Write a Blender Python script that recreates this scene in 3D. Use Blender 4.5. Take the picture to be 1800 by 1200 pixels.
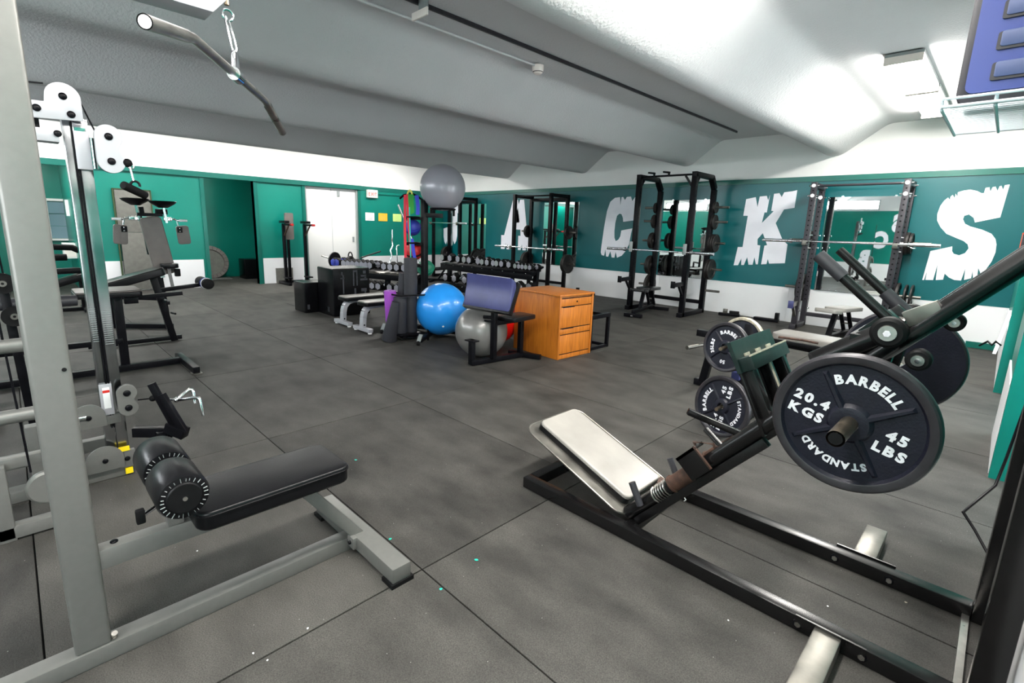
import bpy, bmesh, math, random
from mathutils import Vector, Matrix
random.seed(7)
PI = math.pi
scene = bpy.context.scene
for o in list(bpy.data.objects):
    bpy.data.objects.remove(o)
COL = scene.collection

# ------------------------------------------------------------------ camera
cam_data = bpy.data.cameras.new('camera')
cam_data.sensor_width = 36.0
cam_data.lens = 868.55 / 1800 * 36.0
cam_data.shift_x = (900 - 879.17) / 1800
cam_data.shift_y = (578.06 - 600) / 1800
cam_data.clip_start = 0.02
cam = bpy.data.objects.new('camera', cam_data)
COL.objects.link(cam)
_y, _p, _r = math.radians(-45.195), math.radians(11.557), math.radians(1.7108)
fwd = Vector((math.sin(_y) * math.cos(_p), math.cos(_y) * math.cos(_p), -math.sin(_p)))
side = fwd.cross(Vector((0, 0, 1))).normalized()
upv = side.cross(fwd)
cs, sn = math.cos(_r), math.sin(_r)
right = cs * side + sn * upv
up = -sn * side + cs * upv
cam.matrix_world = Matrix(((right.x, up.x, -fwd.x, 0), (right.y, up.y, -fwd.y, 0),
                           (right.z, up.z, -fwd.z, 1.47), (0, 0, 0, 1)))
scene.camera = cam

# ------------------------------------------------------------------ world, exposure
world = bpy.data.worlds.new('world')
scene.world = world
world.use_nodes = True
world.node_tree.nodes['Background'].inputs[0].default_value = (0.8, 0.9, 1.0, 1)
world.node_tree.nodes['Background'].inputs[1].default_value = 0.0
scene.view_settings.view_transform = 'Standard'
scene.view_settings.look = 'None'
scene.view_settings.gamma = 1.0
scene.view_settings.use_curve_mapping = False
scene.view_settings.exposure = -0.1
LAMP_STRENGTH = 74.0      # fluorescent diffusers
WINDOW_STRENGTH = 45.0    # daylight in the high windows added behind the photographer
FILL_PANE_STRENGTH = 10.0      # fill light from the panes added along the right hand wall
WALL_Y = 9.645            # lettered wall
LEFT_X = -12.33           # wall with the doorways
FRONT_Y = -3.0            # wall behind the photographer

# ------------------------------------------------------------------ materials
def srgb(r, g, b):
    f = lambda c: (c / 255 / 12.92) if c / 255 <= 0.04045 else ((c / 255 + 0.055) / 1.055) ** 2.4
    return (f(r), f(g), f(b), 1)

def mat(name, col, rough=0.5, metal=0.0, var=0.0, vscale=6.0, bump=0.0, bscale=60.0, coat=0.0, rvar=0.0, spec=0.5, stretch=None, col2=None):
    m = bpy.data.materials.new(name)
    m.use_nodes = True
    nt = m.node_tree
    b = nt.nodes['Principled BSDF']
    b.inputs['Base Color'].default_value = col
    b.inputs['Roughness'].default_value = rough
    b.inputs['Metallic'].default_value = metal
    b.inputs['Coat Weight'].default_value = coat
    b.inputs['Specular IOR Level'].default_value = spec
    if var or bump or rvar or col2:
        tc = nt.nodes.new('ShaderNodeTexCoord')
        mp = nt.nodes.new('ShaderNodeMapping')
        nt.links.new(tc.outputs['Object'], mp.inputs['Vector'])
        if stretch:
            mp.inputs['Scale'].default_value = stretch
    if var or col2:
        nz = nt.nodes.new('ShaderNodeTexNoise')
        nz.inputs['Scale'].default_value = vscale
        nz.inputs['Detail'].default_value = 5
        nt.links.new(mp.outputs['Vector'], nz.inputs['Vector'])
        rp = nt.nodes.new('ShaderNodeValToRGB')
        rp.color_ramp.elements[0].position = 0.3
        rp.color_ramp.elements[1].position = 0.7
        c2 = col2 if col2 else tuple(min(1, c * (1 + var)) for c in col[:3]) + (1,)
        rp.color_ramp.elements[0].color = tuple(c * (1 - var) for c in col[:3]) + (1,)
        rp.color_ramp.elements[1].color = c2
        nt.links.new(nz.outputs['Fac'], rp.inputs['Fac'])
        nt.links.new(rp.outputs['Color'], b.inputs['Base Color'])
        if rvar:
            mr = nt.nodes.new('ShaderNodeMapRange')
            mr.inputs['To Min'].default_value = max(0.02, rough - rvar)
            mr.inputs['To Max'].default_value = min(1, rough + rvar)
            nt.links.new(nz.outputs['Fac'], mr.inputs['Value'])
            nt.links.new(mr.outputs['Result'], b.inputs['Roughness'])
    if bump:
        nb = nt.nodes.new('ShaderNodeTexNoise')
        nb.inputs['Scale'].default_value = bscale
        nb.inputs['Detail'].default_value = 4
        nt.links.new(mp.outputs['Vector'], nb.inputs['Vector'])
        bp = nt.nodes.new('ShaderNodeBump')
        bp.inputs['Strength'].default_value = bump
        bp.inputs['Distance'].default_value = 0.01
        nt.links.new(nb.outputs['Fac'], bp.inputs['Height'])
        nt.links.new(bp.outputs['Normal'], b.inputs['Normal'])
    return m

def emis(name, col, strength):
    m = bpy.data.materials.new(name)
    m.use_nodes = True
    b = m.node_tree.nodes['Principled BSDF']
    b.inputs['Base Color'].default_value = col
    b.inputs['Emission Color'].default_value = col
    b.inputs['Emission Strength'].default_value = strength
    return m

def mat_rubber():
    m = bpy.data.materials.new('rubber_floor')
    m.use_nodes = True
    nt = m.node_tree
    L = nt.links.new
    N = nt.nodes.new
    b = nt.nodes['Principled BSDF']
    geo = N('ShaderNodeNewGeometry')
    n1 = N('ShaderNodeTexNoise'); n1.inputs['Scale'].default_value = 0.9; n1.inputs['Detail'].default_value = 6
    n1.inputs['Roughness'].default_value = 0.6
    L(geo.outputs['Position'], n1.inputs['Vector'])
    mpw = N('ShaderNodeMapping'); mpw.inputs['Scale'].default_value = (1.3, 2.4, 1)
    L(geo.outputs['Position'], mpw.inputs['Vector'])
    n3 = N('ShaderNodeTexNoise'); n3.inputs['Scale'].default_value = 2.2; n3.inputs['Detail'].default_value = 7
    L(mpw.outputs['Vector'], n3.inputs['Vector'])
    mx0 = N('ShaderNodeMath'); mx0.operation = 'ADD'
    L(n1.outputs['Fac'], mx0.inputs[0]); L(n3.outputs['Fac'], mx0.inputs[1])
    oi = N('ShaderNodeObjectInfo')
    mul = N('ShaderNodeMath'); mul.operation = 'MULTIPLY_ADD'
    mul.inputs[1].default_value = 0.26
    L(oi.outputs['Random'], mul.inputs[0]); L(mx0.outputs['Value'], mul.inputs[2])
    mr = N('ShaderNodeMapRange')
    mr.inputs['From Min'].default_value = 0.7; mr.inputs['From Max'].default_value = 1.5
    L(mul.outputs['Value'], mr.inputs['Value'])
    rp = N('ShaderNodeValToRGB')
    rp.color_ramp.elements[0].color = (0.014, 0.0134, 0.0124, 1)
    rp.color_ramp.elements[1].color = (0.076, 0.0725, 0.066, 1)
    L(mr.outputs['Result'], rp.inputs['Fac'])
    # fine crumb grain
    n2 = N('ShaderNodeTexNoise'); n2.inputs['Scale'].default_value = 230; n2.inputs['Detail'].default_value = 2
    L(geo.outputs['Position'], n2.inputs['Vector'])
    r2 = N('ShaderNodeMapRange'); r2.inputs['From Min'].default_value = 0.25; r2.inputs['From Max'].default_value = 0.75
    r2.inputs['To Min'].default_value = 0.55; r2.inputs['To Max'].default_value = 1.5
    L(n2.outputs['Fac'], r2.inputs['Value'])
    mm = N('ShaderNodeMix'); mm.data_type = 'RGBA'; mm.blend_type = 'MULTIPLY'; mm.inputs[0].default_value = 1
    L(rp.outputs['Color'], mm.inputs[6]); L(r2.outputs['Result'], mm.inputs[7])
    # sparse pale flecks
    v = N('ShaderNodeTexVoronoi'); v.inputs['Scale'].default_value = 34; v.inputs['Randomness'].default_value = 1
    L(geo.outputs['Position'], v.inputs['Vector'])
    lt = N('ShaderNodeMath'); lt.operation = 'LESS_THAN'; lt.inputs[1].default_value = 0.055
    L(v.outputs['Distance'], lt.inputs[0])
    sep = N('ShaderNodeSeparateColor'); L(v.outputs['Color'], sep.inputs[0])
    gt = N('ShaderNodeMath'); gt.operation = 'GREATER_THAN'; gt.inputs[1].default_value = 0.86
    L(sep.outputs[0], gt.inputs[0])
    am = N('ShaderNodeMath'); am.operation = 'MULTIPLY'
    L(lt.outputs['Value'], am.inputs[0]); L(gt.outputs['Value'], am.inputs[1])
    mf = N('ShaderNodeMix'); mf.data_type = 'RGBA'
    L(am.outputs['Value'], mf.inputs[0]); L(mm.outputs[2], mf.inputs[6]); mf.inputs[7].default_value = (0.3, 0.3, 0.28, 1)
    L(mf.outputs[2], b.inputs['Base Color'])
    b.inputs['Roughness'].default_value = 0.62
    b.inputs['Specular IOR Level'].default_value = 0.22
    bp = N('ShaderNodeBump'); bp.inputs['Strength'].default_value = 0.35; bp.inputs['Distance'].default_value = 0.004
    L(n2.outputs['Fac'], bp.inputs['Height']); L(bp.outputs['Normal'], b.inputs['Normal'])
    return m

def mat_wood():
    m = bpy.data.materials.new('oak')
    m.use_nodes = True
    nt = m.node_tree; L = nt.links.new; N = nt.nodes.new
    b = nt.nodes['Principled BSDF']
    tc = N('ShaderNodeTexCoord')
    mp = N('ShaderNodeMapping'); mp.inputs['Scale'].default_value = (16, 16, 1.4)
    L(tc.outputs['Object'], mp.inputs['Vector'])
    nz = N('ShaderNodeTexNoise'); nz.inputs['Scale'].default_value = 2.2; nz.inputs['Detail'].default_value = 8; nz.inputs['Distortion'].default_value = 1.2
    L(mp.outputs['Vector'], nz.inputs['Vector'])
    wv = N('ShaderNodeTexWave'); wv.inputs['Scale'].default_value = 1.2; wv.inputs['Distortion'].default_value = 9; wv.inputs['Detail'].default_value = 3
    L(mp.outputs['Vector'], wv.inputs['Vector'])
    ad = N('ShaderNodeMath'); ad.operation = 'MULTIPLY_ADD'; ad.inputs[1].default_value = 0.16
    L(wv.outputs['Fac'], ad.inputs[0]); L(nz.outputs['Fac'], ad.inputs[2])
    rp = N('ShaderNodeValToRGB')
    rp.color_ramp.elements[0].position = 0.25; rp.color_ramp.elements[1].position = 0.85
    rp.color_ramp.elements[0].color = srgb(140, 74, 12); rp.color_ramp.elements[1].color = srgb(194, 116, 34)
    L(ad.outputs['Value'], rp.inputs['Fac']); L(rp.outputs['Color'], b.inputs['Base Color'])
    b.inputs['Roughness'].default_value = 0.38
    return m

M = {}
M['rubber'] = mat_rubber()
M['oak'] = mat_wood()
M['green'] = mat('green_wall_paint', srgb(0, 118, 104), 0.34, var=0.10, vscale=1.2, bump=0.06, bscale=25, rvar=0.08)
M['green_back'] = mat('green_wall_paint_cool_shade', srgb(0, 92, 97), 0.32, var=0.12, vscale=1.0, bump=0.06, bscale=25, rvar=0.08)  # same green paint, darkened and blued for the cooler light on this wall
M['green_trim'] = mat('green_trim_paint', srgb(0, 96, 85), 0.3, var=0.08, vscale=3)
M['white'] = mat('white_wall_paint', srgb(238, 238, 236), 0.5, var=0.03, vscale=1.5, bump=0.05, bscale=40)
M['wainscot'] = mat('white_panel_paint', srgb(235, 236, 238), 0.42, var=0.04, vscale=1.0)
M['letter'] = mat('white_letter_paint', srgb(240, 241, 250), 0.45, var=0.02)
M['plaster'] = mat('textured_plaster', srgb(204, 204, 205), 0.75, var=0.02, vscale=2, bump=0.55, bscale=45)
M['black'] = mat('black_powder_coat', (0.004, 0.004, 0.0055, 1), 0.33, var=0.25, vscale=15, rvar=0.1, spec=0.12)
M['black_worn'] = mat('black_paint_worn', (0.0045, 0.0042, 0.0045, 1), 0.25, var=0.15, vscale=20, rvar=0.04, spec=0.4)
M['rust'] = mat('rusty_paint', srgb(70, 48, 38), 0.6, 0.2, var=0.5, vscale=30)
M['silver'] = mat('silver_powder_coat', srgb(114, 114, 111), 0.36, 0.35, var=0.04, vscale=40)
M['silver_lt'] = mat('pale_silver_plate', srgb(182, 182, 188), 0.35, 0.25, var=0.02)
M['chrome'] = mat('chrome', (0.8, 0.8, 0.82, 1), 0.12, 1.0, var=0.05, vscale=8)
M['chrome_dark'] = mat('dulled_chrome', (0.36, 0.37, 0.38, 1), 0.2, 1.0, var=0.25, vscale=6, rvar=0.08)
M['rack_grey'] = mat('scuffed_grey_black', srgb(46, 44, 50), 0.4, 0.2, var=0.15, vscale=20)
M['steel'] = mat('brushed_steel', (0.5, 0.48, 0.45, 1), 0.3, 1.0, var=0.25, vscale=12, rvar=0.1)
M['wornsteel'] = mat('scuffed_steel', srgb(118, 116, 110), 0.35, 0.85, var=0.3, vscale=10, rvar=0.12)
M['brass'] = mat('worn_sleeve', (0.32, 0.26, 0.19, 1), 0.32, 1.0, var=0.3, vscale=14, rvar=0.1)
M['vinyl'] = mat('black_vinyl', (0.005, 0.005, 0.006, 1), 0.3, var=0.2, vscale=20, bump=0.05, bscale=180, spec=0.22)
M['vinyl_grey'] = mat('grey_vinyl', srgb(104, 98, 94), 0.42, var=0.12, vscale=8)
M['vinyl_blue'] = mat('dull_blue_vinyl', srgb(56, 60, 106), 0.38, var=0.15, vscale=7)
M['pad_silver'] = mat('worn_grey_vinyl_and_sheen', srgb(140, 136, 131), 0.33, 0.0, var=0.14, vscale=5, rvar=0.08)  # worn grey vinyl; on black bench pads its colour stands in for reflected light
M['iron'] = mat('dark_cast_iron', srgb(20, 21, 32), 0.40, 0.0, var=0.2, vscale=30, bump=0.15, bscale=120, spec=0.3)
M['iron_rim'] = mat('worn_iron_rim', srgb(48, 46, 50), 0.38, 0.4, var=0.2, vscale=25)
M['iron_black'] = mat('black_iron_plate', srgb(34, 31, 30), 0.5, 0.25, var=0.25, vscale=20)
M['lettering'] = mat('white_raised_lettering', srgb(214, 214, 220), 0.5, var=0.12, vscale=60)
M['rubber_black'] = mat('black_rubber', (0.006, 0.006, 0.0065, 1), 0.6, var=0.2, vscale=20, spec=0.12)
M['grip'] = mat('grip_rubber', srgb(40, 40, 45), 0.5, var=0.1, vscale=30)
M['hex_grey'] = mat('dumbbell_end_grey', srgb(142, 142, 152), 0.4, 0.1, var=0.15, vscale=20)
M['mirror'] = mat('mirror_glass', (0.86, 0.9, 0.89, 1), 0.015, 1.0)
M['door'] = mat('white_door_paint', srgb(240, 240, 238), 0.4)
M['frame_grey'] = mat('grey_metal_frame', srgb(150, 156, 156), 0.4, 0.3)
M['ball_blue'] = mat('blue_ball', srgb(34, 142, 228), 0.3, var=0.03, vscale=4, coat=0.3)
M['ball_grey'] = mat('grey_ball', srgb(150, 150, 158), 0.33, 0.15, var=0.04, vscale=4, coat=0.25)
M['ball_pewter'] = mat('pewter_ball', srgb(120, 118, 116), 0.32, 0.25, var=0.05, vscale=4, coat=0.25)
M['ball_red'] = mat('red_ball', srgb(214, 16, 14), 0.3, var=0.04, coat=0.3)
M['med_blue'] = mat('blue_medicine_ball', srgb(40, 56, 160), 0.5, var=0.1)
M['med_red'] = mat('red_medicine_ball', srgb(190, 28, 30), 0.5, var=0.1)
M['med_green'] = mat('green_medicine_ball', srgb(10, 110, 84), 0.5, var=0.1)
M['band_red'] = mat('red_band', srgb(205, 20, 48), 0.5)
M['band_green'] = mat('green_band', srgb(20, 140, 36), 0.5)
M['band_blue'] = mat('blue_band', srgb(36, 50, 180), 0.5)
M['band_teal'] = mat('teal_band', srgb(20, 170, 150), 0.5)
M['band_yellow'] = mat('yellow_band', srgb(205, 200, 90), 0.5)
M['foam_grey'] = mat('charcoal_foam', srgb(36, 37, 44), 0.7, var=0.12, vscale=30, bump=0.1, bscale=120)
M['foam_purple'] = mat('purple_foam', srgb(142, 58, 170), 0.6, var=0.06)
M['plyo'] = mat('black_foam_cover', (0.004, 0.004, 0.005, 1), 0.24, var=0.2, vscale=3, bump=0.25, bscale=3, spec=0.2)
M['logo_grey'] = mat('faded_grey_print', srgb(52, 54, 62), 0.6, var=0.3, vscale=40)
M['mesh_grey'] = mat('grey_canvas', srgb(104, 104, 98), 0.7, var=0.12, vscale=12)
M['olive'] = mat('olive_edge', srgb(48, 66, 34), 0.6)
M['paper'] = mat('white_paper', srgb(245, 245, 245), 0.7)
M['paper_orange'] = mat('orange_paper', srgb(255, 184, 40), 0.7)
M['paper_green'] = mat('pale_green_paper', srgb(204, 240, 140), 0.7)
M['sign_white'] = mat('sign_white', srgb(242, 232, 224), 0.4)
M['sign_red'] = mat('sign_red', srgb(214, 44, 30), 0.4)
M['yellow'] = mat('yellow_label', srgb(244, 214, 10), 0.5)
M['wire_white'] = mat('white_wire_coating', srgb(226, 232, 240), 0.35)
M['step_blue'] = mat('blue_step_plastic', srgb(40, 58, 128), 0.42, var=0.05)
M['step_pad'] = mat('grey_blue_step_grip', srgb(56, 70, 112), 0.5, var=0.06)
M['step_dark'] = mat('dark_step_edge', srgb(28, 26, 36), 0.4)
M['glass'] = mat('louvre_glass', srgb(120, 148, 160), 0.12, 0.0)
M['orange'] = mat('orange_edge', srgb(236, 88, 40), 0.5)
M['teal_paint'] = mat('worn_green_paint', srgb(20, 36, 34), 0.4, 0.3, var=0.35, vscale=18, rvar=0.12)
M['edge_cream'] = mat('bare_metal_edge', srgb(184, 176, 158), 0.45, 0.5, var=0.3, vscale=30)
M['window_sky'] = emis('sky_lit_window', (0.93, 0.97, 1.0, 1), WINDOW_STRENGTH)
M['fill_sky'] = emis('added_fill_pane', (0.92, 0.96, 1.0, 1), FILL_PANE_STRENGTH)
M['lamp'] = emis('fluorescent_diffuser', (1.0, 0.965, 0.91, 1), LAMP_STRENGTH)
M['lamp_old'] = emis('aged_fluorescent_diffuser', (1.0, 0.97, 0.93, 1), LAMP_STRENGTH * 0.7)

# ------------------------------------------------------------------ mesh builder
class MB:
    def __init__(self):
        self.v = []; self.f = []; self.m = []; self.s = []; self.mats = []; self.X = Matrix.Identity(4)
    def mi(self, m):
        if m is None: m = 'black'
        if m not in self.mats: self.mats.append(m)
        return self.mats.index(m)
    def at(self, X):
        self.X = X if X is not None else Matrix.Identity(4); return self
    def add(self, vs, fs, m=None, smooth=False):
        n = len(self.v); k = self.mi(m)
        self.v += [tuple(self.X @ Vector(p)) for p in vs]
        for f in fs:
            self.f.append(tuple(i + n for i in f)); self.m.append(k); self.s.append(smooth)
        return self
    def box(self, a, b, m=None):
        x0, y0, z0 = a; x1, y1, z1 = b
        vs = [(x0, y0, z0), (x1, y0, z0), (x1, y1, z0), (x0, y1, z0), (x0, y0, z1), (x1, y0, z1), (x1, y1, z1), (x0, y1, z1)]
        return self.add(vs, [(0, 3, 2, 1), (4, 5, 6, 7), (0, 1, 5, 4), (1, 2, 6, 5), (2, 3, 7, 6), (3, 0, 4, 7)], m)
    def bar(self, p0, p1, w, h=None, m=None, up=(0, 0, 1)):
        h = h or w
        p0, p1 = Vector(p0), Vector(p1); d = (p1 - p0).normalized(); u = Vector(up)
        if abs(d.dot(u.normalized())) > 0.98: u = Vector((0, 1, 0)) if abs(d.y) < 0.9 else Vector((1, 0, 0))
        s = d.cross(u).normalized(); u = s.cross(d)
        vs = []
        for p in (p0, p1):
            for a, b in ((-1, -1), (1, -1), (1, 1), (-1, 1)):
                vs.append(p + s * (a * w / 2) + u * (b * h / 2))
        return self.add(vs, [(0, 1, 2, 3), (7, 6, 5, 4), (0, 4, 5, 1), (1, 5, 6, 2), (2, 6, 7, 3), (3, 7, 4, 0)], m)
    def tube(self, pts, r, m=None, seg=12, closed=False, caps=True, flat=1.0):
        pts = [Vector(p) for p in pts]; n = len(pts)
        rs = r if isinstance(r, (list, tuple)) else [r] * n
        T = []
        for i in range(n):
            if closed: t = pts[(i + 1) % n] - pts[i - 1]
            elif i == 0: t = pts[1] - pts[0]
            elif i == n - 1: t = pts[-1] - pts[-2]
            else: t = (pts[i + 1] - pts[i]).normalized() + (pts[i] - pts[i - 1]).normalized()
            T.append(t.normalized())
        u = Vector((0, 0, 1))
        if abs(T[0].dot(u)) > 0.9: u = Vector((1, 0, 0))
        vs = []
        for i in range(n):
            u = (u - T[i] * u.dot(T[i])).normalized(); w = T[i].cross(u)
            k = 1.0
            if 0 < i < n - 1 or closed:
                a = (pts[i] - pts[i - 1]).normalized().dot(T[i]); k = 1 / max(0.6, a)
            for j in range(seg):
                a = 2 * PI * j / seg
                vs.append(pts[i] + (u * math.cos(a) + w * math.sin(a) * flat) * rs[i] * k)
        fs = []
        for i in range(n if closed else n - 1):
            i2 = (i + 1) % n
            for j in range(seg):
                fs.append((i * seg + j, i * seg + (j + 1) % seg, i2 * seg + (j + 1) % seg, i2 * seg + j))
        self.add(vs, fs, m, True)
        if caps and not closed:
            self.add(vs[:seg], [tuple(reversed(range(seg)))], m); self.add(vs[-seg:], [tuple(range(seg))], m)
        return self
    def cyl(self, p0, p1, r, m=None, seg=20, r1=None):
        return self.tube([p0, p1], [r, r if r1 is None else r1], m, seg)
    def lathe(self, prof, m=None, seg=32, sharp=True):
        """profile [(r, z[, mat])] about local z"""
        for i in range(len(prof) - 1):
            a, b = prof[i], prof[i + 1]
            mm = b[2] if len(b) > 2 else m
            vs = []
            for j in range(seg):
                c, s = math.cos(2 * PI * j / seg), math.sin(2 * PI * j / seg)
                vs.append((a[0] * c, a[0] * s, a[1])); vs.append((b[0] * c, b[0] * s, b[1]))
            if a[0] < 1e-6: fs = [(0, 2 * ((j + 1) % seg) + 1, 2 * j + 1) for j in range(seg)]
            elif b[0] < 1e-6: fs = [(2 * j, 2 * ((j + 1) % seg), 1) for j in range(seg)]
            else: fs = [(2 * j, 2 * ((j + 1) % seg), 2 * ((j + 1) % seg) + 1, 2 * j + 1) for j in range(seg)]
            self.add(vs, fs, mm, True)
        return self
    def prism(self, poly, z0, z1, m=None, smooth=False):
        n = len(poly)
        ar = sum(poly[i][0] * poly[(i + 1) % n][1] - poly[(i + 1) % n][0] * poly[i][1] for i in range(n))
        if ar < 0: poly = poly[::-1]
        vs = [(x, y, z0) for x, y in poly] + [(x, y, z1) for x, y in poly]
        self.add(vs, [tuple(reversed(range(n))), tuple(range(n, 2 * n))], m)
        self.add(vs, [(i, (i + 1) % n, n + (i + 1) % n, n + i) for i in range(n)], m, smooth)
        return self
    def ball(self, c, r, m=None, seg=32, rings=18, sc=(1, 1, 1)):
        vs = []; fs = []
        for i in range(rings + 1):
            t = PI * i / rings
            for j in range(seg):
                a = 2 * PI * j / seg
                vs.append((c[0] + r * sc[0] * math.sin(t) * math.cos(a), c[1] + r * sc[1] * math.sin(t) * math.sin(a), c[2] - r * sc[2] * math.cos(t)))
        for i in range(rings):
            for j in range(seg):
                fs.append((i * seg + j, i * seg + (j + 1) % seg, (i + 1) * seg + (j + 1) % seg, (i + 1) * seg + j))
        return self.add(vs, fs, m, True)
    def build(self, name, parent=None, bevel=0.0, bseg=2, angle=40, kind=None, label=None):
        bm = bmesh.new()
        vv = [bm.verts.new(p) for p in self.v]
        for f, k, s in zip(self.f, self.m, self.s):
            try: fc = bm.faces.new([vv[i] for i in f])
            except ValueError: continue
            fc.material_index = k; fc.smooth = s
        bmesh.ops.remove_doubles(bm, verts=bm.verts, dist=1e-5)
        bmesh.ops.recalc_face_normals(bm, faces=bm.faces)
        if bevel:
            es = [e for e in bm.edges if len(e.link_faces) == 2 and e.calc_face_angle(0) > math.radians(35)]
            r = bmesh.ops.bevel(bm, geom=es, offset=bevel, segments=bseg, profile=0.6, affect='EDGES', clamp_overlap=True)
            for f in r['faces']: f.smooth = True
            for f in bm.faces: f.smooth = True
        me = bpy.data.meshes.new(name)
        bm.to_mesh(me); bm.free()
        for k in self.mats: me.materials.append(M[k])
        try: me.set_sharp_from_angle(angle=math.radians(angle))
        except Exception: pass
        o = bpy.data.objects.new(name, me)
        COL.objects.link(o)
        if parent is not None:
            o.parent = parent
            if parent.name in WORLD: o.matrix_parent_inverse = Matrix.Translation(-WORLD[parent.name])
        if kind: o['kind'] = kind
        if label: o['label'] = label
        return o

WORLD = {}
def wthing(name, label, cat, loc, group=None):
    """an Empty at the base of a thing whose parts are given in room coordinates"""
    o = thing(name, label, cat, loc, 0, group)
    WORLD[o.name] = Vector(loc)
    return o

def tag(o, label, cat, group=None):
    o['label'] = label; o['category'] = cat
    if group: o['group'] = group
    return o

def thing(name, label, cat, loc=(0, 0, 0), rz=0.0, group=None):
    """an Empty at the base of a thing, its parts are built in its local space"""
    o = bpy.data.objects.new(name, None); COL.objects.link(o)
    o.empty_display_size = 0.1
    o.location = loc; o.rotation_euler = (0, 0, rz)
    return tag(o, label, cat, group)

def reloc(o, loc, rz=0.0):
    o.location = loc; o.rotation_euler = (0, 0, rz); return o

def dup(o, loc=None, rot=None, label=None, group=None):
    r = o.copy(); COL.objects.link(r)
    if loc is not None: r.location = loc
    if rot is not None: r.rotation_euler = rot
    if label: r['label'] = label
    if group: r['group'] = group
    for ch in o.children:
        c = ch.copy(); COL.objects.link(c); c.parent = r
        for g in ch.children:
            d = g.copy(); COL.objects.link(d); d.parent = c
    return r

def frame(origin, x, y):
    x = Vector(x).normalized(); y = Vector(y); y = (y - x * x.dot(y)).normalized(); z = x.cross(y)
    return Matrix(((x.x, y.x, z.x, origin[0]), (x.y, y.y, z.y, origin[1]), (x.z, y.z, z.z, origin[2]), (0, 0, 0, 1)))

def arc(c, r, a0, a1, n, plane='xz'):
    out = []
    for i in range(n + 1):
        a = math.radians(a0 + (a1 - a0) * i / n)
        u, v = r * math.cos(a), r * math.sin(a)
        out.append({'xz': (c[0] + u, c[1], c[2] + v), 'yz': (c[0], c[1] + u, c[2] + v), 'xy': (c[0] + u, c[1] + v, c[2])}[plane])
    return out

def rrect(w, h, r, n=5):
    pts = []
    for cx, cy, a0 in ((w / 2 - r, h / 2 - r, 0), (-w / 2 + r, h / 2 - r, 90), (-w / 2 + r, -h / 2 + r, 180), (w / 2 - r, -h / 2 + r, 270)):
        for i in range(n + 1):
            a = math.radians(a0 + 90 * i / n)
            pts.append((cx + r * math.cos(a), cy + r * math.sin(a)))
    return pts

_glyph = {}
def glyph(ch, bold=0.018, extrude=0.05):
    key = (ch, bold, extrude)
    if key not in _glyph:
        cu = bpy.data.curves.new('glyph', 'FONT'); cu.body = ch; cu.size = 1.0; cu.offset = bold; cu.extrude = extrude
        cu.resolution_u = 3
        ob = bpy.data.objects.new('glyph', cu); COL.objects.link(ob)
        bpy.context.view_layer.update()
        me = bpy.data.meshes.new_from_object(ob.evaluated_get(bpy.context.evaluated_depsgraph_get()))
        vs = [tuple(v.co) for v in me.vertices]; fs = [tuple(p.vertices) for p in me.polygons]
        xs = [v[0] for v in vs] or [0]
        _glyph[key] = (vs, fs, min(xs), max(xs))
        bpy.data.objects.remove(ob); bpy.data.curves.remove(cu); bpy.data.meshes.remove(me)
    return _glyph[key]

def text(mb, s, size, base, m, bold=0.018, depth=0.05, track=0.12, sx=1.0, center=True):
    """flat line of text in the plane of matrix base"""
    adv = []; x = 0
    for ch in s:
        if ch == ' ': x += 0.4; continue
        vs, fs, a, b = glyph(ch, bold); adv.append((ch, x - a)); x += b - a + track
    w = x - track; off = -w / 2 if center else 0
    for ch, xo in adv:
        vs, fs, a, b = glyph(ch, bold)
        mb.at(base).add([((v[0] + xo + off) * size * sx, v[1] * size, v[2] * depth * 10 * size) for v in vs], fs, m)
    mb.at(None)

def arctext(mb, s, size, r, deg, base, m, bold=0.045, track=0.12, depth=0.05):
    """text along an arc, tops outwards, read clockwise, centred on deg"""
    ws = []
    for ch in s:
        if ch == ' ': ws.append(0.35); continue
        vs, fs, a, b = glyph(ch, bold); ws.append(b - a)
    tot = (sum(ws) + track * (len(s) - 1)) * size
    t = -tot / 2
    for ch, w in zip(s, ws):
        mid = t + w * size / 2
        if ch != ' ':
            ang = math.radians(deg) - mid / (r + size * 0.35)
            vs, fs, a, b = glyph(ch, bold)
            L = base @ Matrix.Rotation(ang - PI / 2, 4, 'Z') @ Matrix.Translation((0, r, 0))
            mb.at(L).add([((v[0] - (a + b) / 2) * size, v[1] * size, v[2] * depth * 10 * size) for v in vs], fs, m)
        t += (w + track) * size
    mb.at(None)

ORD = ['first', 'second', 'third', 'fourth', 'fifth', 'sixth', 'seventh', 'eighth', 'ninth', 'tenth', 'eleventh', 'twelfth',
       'thirteenth', 'fourteenth', 'fifteenth', 'sixteenth', 'seventeenth', 'eighteenth']
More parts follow.
